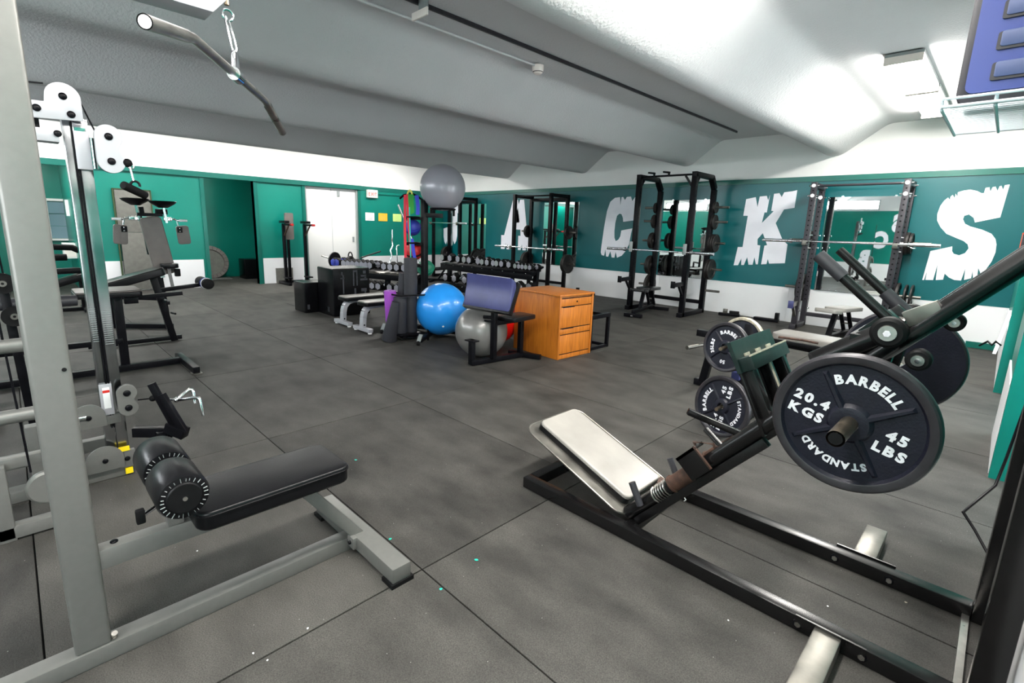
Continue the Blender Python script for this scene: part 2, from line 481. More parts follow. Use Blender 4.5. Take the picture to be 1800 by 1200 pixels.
# outlines of the painted wall letters, (x, z) on the wall
LETTER_S = [(-0.832, 0.895), (-0.805, 1.322), (-0.577, 1.4), (-0.57, 1.335), (-0.546, 1.298), (-0.487, 1.279), (-0.429, 1.314), (-0.403, 1.381), (-0.421, 1.435), (-0.47, 1.479), (-0.561, 1.522), (-0.669, 1.575), (-0.748, 1.667), (-0.799, 1.76), (-0.811, 1.854), (-0.795, 1.966), (-0.764, 2.039), (-0.73, 2.079), (-0.706, 2.047), (-0.705, 2.093), (-0.686, 2.115), (-0.659, 2.07), (-0.658, 2.132), (-0.635, 2.092), (-0.636, 2.15), (-0.581, 2.171), (-0.514, 2.182), (-0.444, 2.162), (-0.392, 2.13), (-0.369, 2.13), (-0.364, 2.2), (-0.326, 2.207), (-0.309, 2.146), (-0.296, 2.206), (-0.268, 2.214), (-0.24, 2.156), (-0.23, 2.216), (-0.212, 2.221), (-0.189, 2.168), (-0.182, 2.228), (-0.136, 2.235), (-0.156, 1.807), (-0.395, 1.737), (-0.419, 1.8), (-0.474, 1.845), (-0.519, 1.827), (-0.525, 1.781), (-0.494, 1.718), (-0.434, 1.682), (-0.305, 1.64), (-0.205, 1.588), (-0.154, 1.518), (-0.133, 1.448), (-0.125, 1.34), (-0.143, 1.213), (-0.179, 1.11), (-0.219, 1.027), (-0.26, 1.116), (-0.254, 1.011), (-0.292, 0.976), (-0.313, 1.071), (-0.31, 0.969), (-0.38, 0.938), (-0.392, 1.098), (-0.409, 0.927), (-0.48, 0.928), (-0.542, 0.957), (-0.598, 1.01), (-0.602, 0.922), (-0.681, 0.909), (-0.696, 1.137), (-0.71, 0.906), (-0.796, 0.9), (-0.797, 1.032), (-0.811, 0.897)]
LETTER_K = [(-3.48, 2.109), (-3.321, 2.14), (-3.27, 1.967), (-3.255, 2.15), (-3.14, 2.159), (-3.108, 2.079), (-3.09, 2.169), (-3.104, 1.874), (-3.143, 1.874), (-3.164, 1.69), (-2.994, 1.897), (-3.034, 1.901), (-3.026, 2.19), (-2.942, 2.199), (-2.898, 2.131), (-2.867, 2.212), (-2.735, 2.226), (-2.672, 2.242), (-2.676, 1.951), (-2.835, 1.925), (-2.936, 1.693), (-2.787, 1.401), (-2.703, 1.336), (-2.702, 1.011), (-2.953, 0.986), (-2.985, 1.067), (-2.996, 0.976), (-3.083, 0.965), (-3.07, 1.297), (-3.027, 1.31), (-3.124, 1.516), (-3.2, 1.409), (-3.189, 1.303), (-3.141, 1.298), (-3.139, 0.961), (-3.173, 0.959), (-3.212, 1.088), (-3.228, 0.948), (-3.297, 0.943), (-3.337, 1.08), (-3.377, 0.932), (-3.424, 0.929), (-3.434, 1.05), (-3.482, 0.92), (-3.558, 0.914), (-3.523, 1.252), (-3.44, 1.256), (-3.417, 1.816), (-3.495, 1.815)]
LETTER_C = [(-5.737, 2.206), (-5.808, 2.111), (-5.849, 2.208), (-5.946, 2.202), (-5.988, 2.134), (-6.037, 2.204), (-6.077, 2.199), (-6.09, 2.017), (-6.117, 2.2), (-6.243, 2.189), (-6.355, 2.106), (-6.424, 1.905), (-6.467, 1.585), (-6.504, 1.17), (-6.514, 0.991), (-6.484, 0.932), (-6.418, 0.921), (-6.396, 1.071), (-6.364, 0.909), (-6.311, 0.904), (-6.262, 1.034), (-6.215, 0.895), (-6.146, 0.893), (-6.123, 1.027), (-6.078, 0.897), (-5.964, 0.948), (-5.873, 1.054), (-5.804, 1.201), (-5.777, 1.429), (-5.755, 1.542), (-6.02, 1.493), (-6.035, 1.364), (-6.079, 1.29), (-6.144, 1.259), (-6.184, 1.33), (-6.197, 1.475), (-6.189, 1.648), (-6.158, 1.805), (-6.095, 1.854), (-6.044, 1.834), (-6.004, 1.763), (-5.99, 1.679), (-5.732, 1.71)]
LETTER_A_OUT = [(-9.36, 2.2), (-9.32, 2.1), (-9.28, 2.2), (-9.18, 2.2), (-9.14, 2.08), (-9.10, 2.2), (-8.96, 2.2), (-8.80, 1.3), (-8.70, 1.3), (-8.70, 0.91),
                (-8.78, 0.91), (-8.81, 1.05), (-8.84, 0.91), (-8.95, 0.91), (-8.98, 1.06), (-9.02, 0.91), (-9.12, 0.91), (-9.12, 1.28), (-9.04, 1.28), (-9.05, 1.44),
                (-9.32, 1.44), (-9.35, 1.28), (-9.26, 1.28), (-9.26, 0.91), (-9.36, 0.91), (-9.40, 1.05), (-9.43, 0.91), (-9.54, 0.91), (-9.58, 1.07), (-9.62, 0.91), (-9.76, 0.91), (-9.76, 1.28), (-9.65, 1.28)]
LETTER_A_HOLE = [(-9.28, 1.62), (-9.09, 1.62), (-9.18, 2.02)]
LETTER_J = [(-11.98, 2.2), (-11.90, 2.2), (-11.87, 2.08), (-11.83, 2.2), (-11.72, 2.2), (-11.69, 2.08), (-11.66, 2.2), (-11.53, 2.2), (-11.53, 1.86), (-11.64, 1.86), (-11.64, 1.2),
            (-11.68, 1.05), (-11.76, 0.95), (-11.82, 1.06), (-11.86, 0.91), (-11.92, 0.89), (-11.95, 1.02), (-11.99, 0.88), (-12.10, 0.90), (-12.14, 1.04), (-12.18, 0.92), (-12.25, 1.0), (-12.29, 1.15),
            (-12.29, 1.40), (-12.02, 1.46), (-12.02, 1.28), (-11.99, 1.20), (-11.93, 1.20), (-11.90, 1.28), (-11.90, 1.86), (-12.0, 1.86)]

# ------------------------------------------------------------------ floor and its rubber mats
fl = MB().box((-14.6, -3.2, -0.12), (1.6, 9.9, -0.014), 'rubber_black').build('floor', kind='structure')
MX, MY, SX, SY = -3.369, 1.1215, 1.8, 1.2
proto = None
for i in range(-7, 3):
    for j in range(-4, 9):
        x0, y0 = MX + SX * i, MY + SY * j
        x1, y1 = x0 + SX, y0 + SY
        x0, x1 = max(x0, -14.45), min(x1, 1.5); y0, y1 = max(y0, -3.0), min(y1, 9.63)
        if x1 - x0 < 0.02 or y1 - y0 < 0.02: continue
        g = 0.003
        full = abs(x1 - x0 - SX) < 1e-6 and abs(y1 - y0 - SY) < 1e-6
        if full and proto is not None:
            o = proto.copy(); COL.objects.link(o); o.parent = fl
        else:
            w, d = x1 - x0 - 2 * g, y1 - y0 - 2 * g
            o = MB().box((-w / 2, -d / 2, -0.013), (w / 2, d / 2, 0), 'rubber').build('rubber_mat', fl, bevel=0.0015, bseg=1)
            if full: proto = o
        o.location = ((x0 + x1) / 2, (y0 + y1) / 2, random.uniform(-0.001, 0.0))

# ------------------------------------------------------------------ folded ceiling
def fold_z(x, sp=2.48, low=2.755, high=3.175):
    u = (x + 2.21) % sp; u = min(u, sp - u)
    t = (u - 0.085) / 0.56
    if x < -11.3: t = 1.0
    return low + (high - low) * max(0.0, min(1.0, t))
bm_ = MB()
xs = [-14.6 + 0.04 * i for i in range(int(16.3 / 0.04) + 1)]
zs = [(fold_z(x - .06) + fold_z(x - .03) + fold_z(x) + fold_z(x + .03) + fold_z(x + .06)) / 5 for x in xs]
vs = []; fs = []
ys = [-3.15 + 1.6 * k for k in range(9)]
for x, z in zip(xs, zs):
    for y in ys: vs.append((x, y, z))
ny = len(ys)
for i in range(len(xs) - 1):
    for k in range(ny - 1):
        fs.append((i * ny + k, i * ny + k + 1, (i + 1) * ny + k + 1, (i + 1) * ny + k))
bm_.add(vs, fs, 'plaster', True)
ce = bm_.build('ceiling', kind='structure')
MB().box((-14.9, -3.3, 3.3), (1.9, 9.95, 3.42), 'plaster').build('roof_deck', ce)

# ------------------------------------------------------------------ lettered wall (far right)
wb = MB().box((-14.6, WALL_Y, -0.1), (1.8, WALL_Y + 0.2, 3.3), 'white').build('wall_back', kind='structure')
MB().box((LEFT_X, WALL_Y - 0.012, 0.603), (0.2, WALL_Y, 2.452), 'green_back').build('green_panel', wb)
for a, b in ((-12.33, -9.9), (-9.895, -7.46), (-7.455, -5.02), (-5.015, -2.58), (-2.575, 0.18)):
    MB().box((a, WALL_Y - 0.008, 0.0), (b, WALL_Y, 0.603), 'wainscot').build('wainscot_panel', wb)
MB().box((LEFT_X, WALL_Y - 0.032, 2.37), (0.2, WALL_Y - 0.001, 2.452), 'green_trim').build('trim_1', kind='structure')
MB().box((-0.22, WALL_Y - 0.05, 0.0), (0.1, WALL_Y - 0.008, 0.085), 'green_trim').build('baseboard_back', kind='structure')
XZ = Matrix(((1, 0, 0, 0), (0, 0, -1, WALL_Y - 0.012), (0, 1, 0, 0), (0, 0, 0, 1)))     # local (x,y,z) -> (x, wall - z, y)
def letter(poly, nm, hole=None):
    if hole:
        # bridge the hole into the outline
        k = max(range(len(poly)), key=lambda i: poly[i][1] - abs(poly[i][0] - hole[-1][0]) * 3)
        h = hole[-1:] + hole[:-1] if hole[-1] else hole
        poly = poly[:k + 1] + h + [h[0]] + poly[k:]
    n = len(poly)
    m_ = MB().at(XZ)
    m_.add([(x, z, 0.0045) for x, z in poly], [tuple(range(n))], 'letter')
    if not hole:
        m_.add([(x, z, 0.0) for x, z in poly] + [(x, z, 0.0045) for x, z in poly], [(i, (i + 1) % n, n + (i + 1) % n, n + i) for i in range(n)], 'letter')
    return m_.build('painted_letter', wb, label=nm)
letter(LETTER_J, 'white block letter J with ragged ends, far left in the corner')
letter([p for p in LETTER_A_OUT], 'white block letter A with ragged feet behind the plate rack', LETTER_A_HOLE)
letter(LETTER_C, 'white block letter C with ragged ends')
letter(LETTER_K, 'white block letter K with ragged ends')
letter(LETTER_S, 'white block letter S with ragged ends, far right')
MIRR = [(-11.42, -10.38, 'tall wall mirror in the room corner beside the letter J'), (-8.26, -7.2, 'tall wall mirror between the letters A and C'),
        (-5.07, -4.02, 'tall wall mirror behind the tall rack between letters C and K'), (-2.2, -1.12, 'tall wall mirror behind the perforated rack between letters K and S')]
for a, b, lb in MIRR:
    t = tag(MB().box((a, WALL_Y - 0.02, 0.62), (b, WALL_Y - 0.013, 2.115), 'mirror').build('wall_mirror'), lb, 'mirror')
    MB().box((a, WALL_Y - 0.026, 0.605), (b, WALL_Y - 0.012, 0.62), 'chrome').build('mirror_channel', t)
    for cx in (a + 0.2, b - 0.2):
        MB().box((cx - 0.015, WALL_Y - 0.026, 2.10), (cx + 0.015, WALL_Y - 0.012, 2.13), 'chrome').build('mirror_clip', t)

# ------------------------------------------------------------------ wall with doorways (left)
wl = MB()
X0, X1 = LEFT_X - 0.15, LEFT_X
for y0, y1 in ((-3.1, -0.4), (0.95, 3.11), (4.16, 5.32), (6.77, 9.7)):
    wl.box((X0, y0, 0), (X1, y1, 2.36), 'green')
wl.box((X0, -3.1, 2.36), (X1, 9.7, 3.3), 'white')
wl = wl.build('wall_left', kind='structure')
MB().box((X1 - 0.02, -3.1, 2.345), (X1 + 0.07, 6.86, 2.452), 'green_trim').build('trim_2', kind='structure')
MB().box((X1, 6.86, 2.345), (X1 + 0.012, 9.63, 2.452), 'green_trim').build('trim_3', kind='structure')
for y0, y1 in ((1.08, 3.02), (4.27, 5.24), (6.86, 9.63)):
    MB().box((X1, y0, 0), (X1 + 0.012, y1, 0.603), 'wainscot').build('wainscot_panel', wl)
k = 4
for y in (0.95, 3.07, 4.16, 5.27, 6.77):
    MB().box((X1 - 0.15, y, 0), (X1 + 0.03, y + 0.075, 2.345), 'green_trim').build('trim_%d' % k, kind='structure'); k += 1
# alcoves behind
al = MB()
al.box((-14.5, -3.1, 0), (-14.32, 5.3, 2.75), 'green')
for y0, y1 in ((-0.5, -0.4), (0.95, 1.05), (3.0, 3.11), (4.78, 4.9)):
    al.box((-14.35, y0, 0), (X0, y1, 2.75), 'green')
al.box((-14.5, -3.1, 2.62), (X0, 5.3, 2.75), 'white')
al.build('wall_alcove', kind='structure')
# louvred window in the near alcove
wn = MB()
for a, b in (((-14.31, 0.64, 0.93), (-14.26, 0.69, 1.80)), ((-14.31, 0.98, 0.93), (-14.26, 1.03, 1.80)), ((-14.31, 0.64, 1.75), (-14.26, 1.03, 1.80)), ((-14.31, 0.64, 0.93), (-14.26, 1.03, 0.97))):
    wn.box(a, b, 'white')
wn = wn.build('window_1', kind='structure')
for i in range(3):
    MB().box((-14.30, 0.69, 0.98 + 0.257 * i), (-14.285, 0.98, 0.98 + 0.25 * (i + 1)), 'glass').build('louvre', wn)
t = tag(MB().box((-13.2, 0.76, 0.63), (-12.9, 1.02, 0.93), 'white').build('wall_cabinet', bevel=0.01), 'small white wall box below the louvred window', 'cabinet')
MB().box((-12.905, 0.78, 0.66), (-12.893, 1.0, 0.90), 'sign_white').build('door', t)
t = tag(MB().box((-13.2, 0.9, 1.45), (-13.17, 1.04, 1.76), 'paper').build('notice'), 'white notice sheet beside the louvred window', 'notice')

# white double door
d = MB().box((X1 - 0.11, 5.345, 0.01), (X1 - 0.06, 6.765, 2.335), 'door').build('door_1', kind='structure', bevel=0.004)
MB().box((X1 - 0.06, 5.345, 0.0), (X1 + 0.0, 5.385, 2.335), 'frame_grey').build('door_frame', d)
MB().box((X1 - 0.06, 6.73, 0.0), (X1 + 0.0, 6.77, 2.335), 'frame_grey').build('door_frame', d)
MB().box((X1 - 0.06, 6.055, 0.02), (X1 - 0.055, 6.06, 2.33), 'frame_grey').build('door_gap', d)
MB().box((X1 - 0.06, 6.62, 0.98), (X1 - 0.035, 6.66, 1.12), 'frame_grey').build('lock_plate', d)
MB().box((X1 - 0.06, 6.22, 2.14), (X1 - 0.02, 6.28, 2.28), 'frame_grey').build('door_closer', d)
MB().box((-14.5, 5.2, -0.1), (-12.62, 6.9, 2.6), 'white').build('wall_lobby', kind='structure')

# ------------------------------------------------------------------ right wall with two openings, wall behind the photographer
RX = 0.13
wr = MB()
wr.box((RX, 6.89, 0), (RX + 0.12, 9.7, 2.45), 'green'); wr.box((RX + 0.02, 4.3, 0), (RX + 0.14, 5.33, 2.45), 'green')
wr.box((RX + 0.1, -3.1, 0), (RX + 0.22, 3.3, 2.45), 'green')
wr.box((RX, 3.3, 2.45), (RX + 0.2, 9.7, 3.3), 'white'); wr.box((RX + 0.1, -3.1, 2.45), (RX + 0.22, 3.3, 3.3), 'white')
wr = wr.build('wall_right', kind='structure')
for x, y0, y1 in ((RX, 6.93, 9.6), (RX + 0.02, 4.38, 5.32), (RX + 0.1, -3.0, 3.3)):
    MB().box((x - 0.01, y0, 0), (x, y1, 0.603), 'wainscot').build('wainscot_panel', wr)
MB().box((RX - 0.012, 6.88, 0), (RX + 0.13, 6.94, 2.4), 'green_trim').build('trim_20', kind='structure')
MB().box((RX + 0.012, 4.29, 0), (RX + 0.15, 4.37, 2.4), 'green_trim').build('trim_21', kind='structure')
rr = MB()
rr.box((RX + 0.85, 3.0, 0), (RX + 0.95, 7.2, 3.3), 'green')
rr.box((RX + 0.1, 5.33, 0), (RX + 0.9, 5.4, 3.3), 'green'); rr.box((RX + 0.1, 6.82, 0), (RX + 0.9, 6.89, 3.3), 'green')
rr.box((RX + 0.15, 3.25, 0), (RX + 0.9, 3.32, 3.3), 'green'); rr.box((RX + 0.15, 4.3, 0), (RX + 0.9, 4.36, 3.3), 'green')
rr.build('wall_recess', kind='structure')

wf = MB().box((-14.6, FRONT_Y - 0.2, -0.1), (1.8, FRONT_Y, 3.3), 'white').build('wall_front', kind='structure')
MB().box((LEFT_X, FRONT_Y, 0.603), (0.23, FRONT_Y + 0.012, 2.452), 'green').build('green_panel', wf)
MB().box((LEFT_X, FRONT_Y, 0.0), (0.23, FRONT_Y + 0.012, 0.603), 'wainscot').build('wainscot_panel', wf)
for s_, x_, z_ in (('S', -2.88, 1.78), ('C', -3.25, 1.19), ('B', -3.67, 0.52)):
    m_ = MB()
    text(m_, s_, 0.74, frame((x_, FRONT_Y + 0.014, z_), (-1, 0, 0), (0, 0, 1)), 'letter', bold=0.07, depth=0.006, sx=0.72)
    m_.build('painted_letter', wf, label='white block letter on the opposite wall')

# ------------------------------------------------------------------ fluorescent lamps along the folds
def lamp(x, y0, y1, lb, grp=None, w=0.29, z=3.165, m='lamp'):
    t = thing('ceiling_light', lb, 'ceiling light', (x, (y0 + y1) / 2, z), 0, grp)
    h = (y1 - y0) / 2
    MB().box((-w / 2, -h, -0.03), (w / 2, h, 0.0), 'frame_grey').build('housing', t)
    for s in (-1, 1):
        MB().box((-w / 2, s * h - 0.012, -0.095), (w / 2, s * h + 0.012, -0.03), 'sign_white').build('end_cap', t)
    m_ = MB().at(frame((0, 0, 0), (1, 0, 0), (0, 0, 1)))
    m_.prism([(-w / 2 + .005, -0.03), (w / 2 - .005, -0.03), (w / 2 - 0.03, -0.088), (-w / 2 + 0.03, -0.088)], -h + 0.013, h - 0.013, m)
    m_.build('diffuser', t)
    return t
lamp(-0.97, 7.5, 8.95, 'lit fluorescent ceiling light nearest the lettered wall at upper right')
lamp(-0.97, 6.1, 7.42, 'lit fluorescent ceiling light, second from the lettered wall')
for y in (3.42, 2.05, 0.6, -1.4):
    lamp(-0.97, y - 0.66, y + 0.66, 'lit fluorescent ceiling light overhead near the camera, above the frame', 'lights above the frame')
for y in (-1.4, 0.4, 2.2, 4.0, 5.8, 7.6):
    lamp(-10.89, y - 0.66, y + 0.66, 'lit fluorescent ceiling light hidden in the fold by the doorway wall', 'lights in the far fold', m='lamp_old')
for y, w_ in ((3.3, 'middle'), (0.2, 'window')):
    lamp(-13.0, y - 0.4, y + 0.4, 'small lit ceiling light inside the %s doorway alcove' % w_, None, 0.2, 2.575, 'lamp_old')

# high windows added to light the lettered wall; mirrors show a bright band there
for i in range(4):
    x0 = -11.6 + 2.05 * i
    w = MB().box((x0, FRONT_Y + 0.0, 2.49), (x0 + 1.98, FRONT_Y + 0.03, 2.53), 'frame_grey').box((x0, FRONT_Y, 2.80), (x0 + 1.98, FRONT_Y + 0.03, 2.84), 'frame_grey')
    w.box((x0, FRONT_Y, 2.53), (x0 + 0.04, FRONT_Y + 0.03, 2.80), 'frame_grey').box((x0 + 1.94, FRONT_Y, 2.53), (x0 + 1.98, FRONT_Y + 0.03, 2.80), 'frame_grey')
    w = w.build('window_%d' % (i + 2), kind='structure')
    MB().box((x0 + 0.04, FRONT_Y + 0.004, 2.53), (x0 + 1.94, FRONT_Y + 0.014, 2.80), 'window_sky').build('pane', w)

# unseen glowing panes added to lift the ceiling, framed as doors and a window
for k, (x, y0, y1, z0, z1) in enumerate(((RX + 0.84, 5.45, 6.78, 0.1, 2.15), (RX + 0.84, 3.40, 4.25, 0.1, 2.15), (RX + 0.098, -2.85, -0.65, 1.05, 2.25))):
    f = MB()
    for a, b in (((x - 0.03, y0 - .05, z0 - .05), (x, y1 + .05, z0)), ((x - 0.03, y0 - .05, z1), (x, y1 + .05, z1 + .05)), ((x - 0.03, y0 - .05, z0), (x, y0, z1)), ((x - 0.03, y1, z0), (x, y1 + .05, z1))):
        f.box(a, b, 'frame_grey')
    f = f.build('window_%d' % (k + 6), kind='structure')
    MB().box((x - 0.012, y0, z0), (x - 0.004, y1, z1), 'fill_sky').build('pane', f)

FLECKS = [(-2.69, 1.413, .014, 'band_teal'), (-1.454, 1.339, .012, 'band_teal'), (-1.845, 1.135, .009, 'band_teal'), (-1.417, 1.108, .008, 'band_teal'),
          (-2.348, 0.446, .0045, 'paper'), (-1.587, 0.621, .0045, 'paper'), (-1.608, 0.437, .0045, 'paper'), (-1.547, 0.463, .004, 'paper'), (-0.062, 2.478, .007, 'edge_cream'), (-0.281, 2.207, .0045, 'paper'), (-0.531, 1.826, .0045, 'paper')]
# flecks of teal paint and pale litter trodden into the floor
for x, y, r, m in FLECKS:
    n = 7
    pts = [(x + r * random.uniform(.5, 1.1) * math.cos(2 * PI * k / n), y + r * random.uniform(.4, 1.0) * math.sin(2 * PI * k / n)) for k in range(n)]
    MB().prism(pts, 0.0, 0.0012, m).build('paint_fleck' if m == 'band_teal' else 'litter_scrap', fl)
# ------------------------------------------------------------------ weight plates (face towards local +z, axis z)
def plate(name, R, th, label, group, style='olympic', face='iron', rim='iron_rim', hole=0.026, txt=None, seg=64):
    """cast plate: lipped rim, recessed web, four spokes, hub; local xy is the face"""
    t = MB()
    h = th / 2; w = th * 0.16
    prof = [(hole, -h), (hole, h * 1.05), (R * 0.20, h * 1.05), (R * 0.235, h * 0.95), (R * 0.28, w + 0.002), (R * 0.285, w), (R * 0.83, w), (R * 0.865, h * 0.9), (R * 0.885, h, rim), (R * 0.96, h, rim), (R * 0.985, h * 0.8, rim),
            (R, h * 0.4, rim), (R, -h * 0.4, rim), (R * 0.985, -h * 0.8, rim), (R * 0.955, -h, rim), (R * 0.5, -h * 0.8), (R * 0.2, -h), (hole, -h)]
    t.lathe(prof, face, seg)
    o = t.build(name, angle=28)
    tag(o, label, 'weight plate', group)
    if style == 'olympic':
        for a in (45, 135, 225, 315):
            c, s = math.cos(math.radians(a)), math.sin(math.radians(a))
            b = MB().at(frame((0, 0, 0), (c, s, 0), (-s, c, 0)))
            x0, x1, ww = R * 0.22, R * 0.79, R * 0.05
            b.add([(x0, -ww * 1.2, w - .001), (x1, -ww * .8, w - .001), (x1, ww * .8, w - .001), (x0, ww * 1.2, w - .001),
                   (x0, -ww * .5, h * .95), (x1 - .01, -ww * .3, h * .72), (x1 - .01, ww * .3, h * .72), (x0, ww * .5, h * .95)],
                  [(4, 5, 6, 7), (0, 1, 5, 4), (1, 2, 6, 5), (2, 3, 7, 6), (3, 0, 4, 7)], face)
            b.build('spoke', o)
    if txt:
        for kind, s_, size, r, deg in txt:
            m_ = MB()
            if kind == 'arc':
                arctext(m_, s_, size, r, deg, Matrix.Translation((0, 0, w + 0.001)), 'lettering')
            else:
                text(m_, s_, size, frame((r, deg, w + 0.001), (1, 0, 0), (0, 1, 0)), 'lettering', bold=0.05, track=0.14, sx=1.12)
            m_.build('raised_word', o, label='white raised lettering %s' % s_)
    return o

def T45(k=1.0, stack=False):
    return [('arc', 'BARBELL', 0.041 * k, 0.130 * k, 90), ('arc', 'STANDARD', 0.032 * k, 0.133 * k, 270),
            ('line', '45', 0.042 * k, 0.122 * k, 0.006 * k), ('line', 'LBS', 0.042 * k, 0.122 * k, -0.043 * k),
            ('line', '20.4', 0.042 * k, -0.122 * k, 0.006 * k), ('line', 'KGS', 0.042 * k, -0.122 * k, -0.043 * k)]

def place(o, loc, normal, upish, spin=0):
    """put a plate with its face along normal, its local +y towards upish, turned by spin degrees"""
    n = Vector(normal).normalized(); u = Vector(upish); u = (u - n * u.dot(n)).normalized(); x = u.cross(n)
    Mx = Matrix(((x.x, u.x, n.x, loc[0]), (x.y, u.y, n.y, loc[1]), (x.z, u.z, n.z, loc[2]), (0, 0, 0, 1))) @ Matrix.Rotation(math.radians(spin), 4, 'Z')
    o.matrix_world = Mx
    o.location = Mx.translation; o.rotation_euler = Mx.to_euler()
    return o
# ------------------------------------------------------------------ plate loaded leg press, right foreground
lp = wthing('leg_press', 'black plate-loaded leg press with inclined rails and worn grey back pad', 'leg press', (-0.8, 2.28, 0))
B = 'black_worn'
for y, n in ((1.998, 0), (2.567, 1)):
    b = MB().bar((-1.755, y, 0.032), (0.13, y, 0.032), 0.062, 0.062, B).build('base_rail', lp, bevel=0.005)
    for x in (-0.33, -0.13):
        MB().cyl((x, y - 0.031, 0.033), (x, y - 0.041, 0.033), 0.011, 'steel', 6).build('bolt', b)
        MB().cyl((x, y - 0.031, 0.033), (x, y - 0.035, 0.033), 0.017, 'black', 16).build('washer', b)
MB().bar((-1.724, 2.03, 0.032), (-1.724, 2.535, 0.032), 0.062, 0.062, B).build('front_crossbar', lp, bevel=0.005)
MB().bar((-1.10, 2.03, 0.03), (-1.10, 2.535, 0.03), 0.05, 0.05, B).build('middle_crossbar', lp, bevel=0.004)
MB().bar((0.115, 2.03, 0.012), (0.115, 2.535, 0.012), 0.022, 0.022, 'steel').build('rear_tie_bar', lp)
for y0, y1 in ((1.967, 1.55), (2.6, 2.93)):
    f = MB().bar((-0.235, y0, 0.03), (-0.235, y1, 0.03), 0.085, 0.06, 'wornsteel').build('stabiliser_foot', lp, bevel=0.006)
    MB().box((-0.34, min(y0, y0), 0.03), (-0.12, y0 + (0.008 if y1 > y0 else -0.008), 0.07), B).build('bracket', f)
for y in (1.998, 2.567):
    MB().bar((0.168, y, 0.0), (0.168, y, 1.78), 0.062, 0.075, B, up=(1, 0, 0)).build('upright', lp, bevel=0.006)
MB().bar((0.168, 2.03, 1.72), (0.168, 2.535, 1.72), 0.06, 0.06, B).build('top_crossbar', lp, bevel=0.005)
# inclined guide rails: heavy tube over a lighter one
A0, A1 = Vector((-1.135, 0, 0.075)), Vector((0.145, 0, 1.545))
dr = (A1 - A0).normalized(); nr = Vector((-dr.z, 0, dr.x))          # along the rail, and square to it
for y in (2.085, 2.475):
    Y = Vector((0, y, 0))
    MB().tube([A0 + Y, A1 + Y], 0.033, B, 20).build('guide_rail', lp)
    MB().bar(A0 + Y - nr * 0.052 + dr * 0.02, A0 + Y - nr * 0.052 + dr * 0.82, 0.035, 0.04, B).build('rail_support', lp, bevel=0.004)
    # buffer spring, rusty stop sleeve and stop bracket
    sp = []
    for i in range(61):
        a = 2 * PI * i / 10
        sp.append(A0 + Y + dr * (0.20 + 0.0016 * i) + (nr * math.cos(a) + Vector((0, 1, 0)) * math.sin(a)) * 0.037)
    MB().tube(sp, 0.004, 'steel', 6).build('buffer_spring', lp)
    MB().tube([A0 + Y + dr * 0.33, A0 + Y + dr * 0.45], 0.038, 'rust', 18).build('stop_sleeve', lp)
    MB().tube([A0 + Y + dr * 0.325, A0 + Y + dr * 0.335], 0.043, 'rust', 18).build('stop_ring', lp)
    # hand grip near the seat
    g0 = A0 + Y + dr * 0.13 - Vector((0, 0.05, 0))
    MB().tube([g0, g0 + Vector((-0.055, 0, 0.10))], 0.017, 'grip', 14).build('hand_grip', lp)
Y = Vector((0, 2.06, 0))
st = MB().at(frame(A0 + Y + dr * 0.52, dr, (0, 1, 0)))
st.box((-0.06, -0.035, -0.03), (0.05, -0.02, 0.085), B); st.box((0.046, -0.037, -0.03), (0.052, -0.018, 0.087), 'rust'); st.box((-0.062, -0.035, 0.07), (0.052, 0.05, 0.085), B)
st.at(None)
st.build('stop_bracket', lp, bevel=0.002)
p = A0 + Vector((0, 2.09, 0)) + dr * 0.60
ax = MB().bar(p + nr * 0.05 + Vector((-0.19, 0.18, 0.06)), p + Vector((0.02, 0.36, -0.02)), 0.03, 0.03, B).build('release_lever', lp, bevel=0.003)
MB().tube([p + Vector((-0.10, 0.1, 0.06)), p + Vector((0.02, 0.03, 0.02))], 0.015, B, 12).build('latch_pin', lp)
MB().tube([p + nr * 0.04 + dr * (-0.07), p + nr * 0.10 + dr * (-0.05), p + nr * 0.05 + dr * 0.02, p + nr * 0.0], 0.005, 'rust', 8).build('latch_hook', lp)
tail = [A0 + Vector((0, 2.46, 0)) + dr * 0.10 - nr * 0.05]
for i in range(6): tail.append(tail[-1] + Vector((0.012 * (-1) ** i, 0.006, -0.016)))
MB().tube(tail, 0.0025, 'paper', 5).build('frayed_tie', lp)
# reclined back pad on a bent steel plate
pb, pt = Vector((-1.145, 0, 0.075)), Vector((-1.80, 0, 0.325))
dp = (pt - pb).normalized(); npd = Vector((-dp.z, 0, dp.x)) * -1
npd = Vector((0, 1, 0)).cross(dp) ; npd = npd if npd.z > 0 else -npd
Lp = (pt - pb).length
Mp = frame(pb + Vector((0, 2.275, 0)), dp, (0, 1, 0))
if (Mp.to_3x3() @ Vector((0, 0, 1))).z < 0: Mp = frame(pb + Vector((0, 2.275, 0)), dp, (0, -1, 0))
pl = MB().at(Mp @ Matrix.Translation((Lp / 2, 0, 0)))
pl.prism(rrect(Lp + 0.03, 0.50, 0.07, 5), -0.004, 0.004, 'wornsteel')
pl = pl.build('pad_plate', lp)
rim = MB().at(Mp @ Matrix.Translation((Lp / 2, 0, 0)))
rp_ = rrect(Lp + 0.03, 0.50, 0.07, 5)
rim.tube([(x, y, 0.004) for x, y in rp_], 0.005, 'wornsteel', 6, closed=True).build('rolled_edge', pl)
cu = MB().at(Mp @ Matrix.Translation((Lp / 2 + 0.005, 0, 0.004)))
cu.prism(rrect(Lp - 0.05, 0.34, 0.03, 3), 0.0, 0.05, 'pad_silver')
cu.build('back_pad', lp, bevel=0.009, bseg=3)
sd = MB().at(Mp @ Matrix.Translation((Lp / 2 + 0.005, 0, 0.004)))
sd.prism(rrect(Lp - 0.045, 0.346, 0.03, 3), 0.0, 0.032, 'vinyl')
sd.build('pad_side', lp, bevel=0.004)
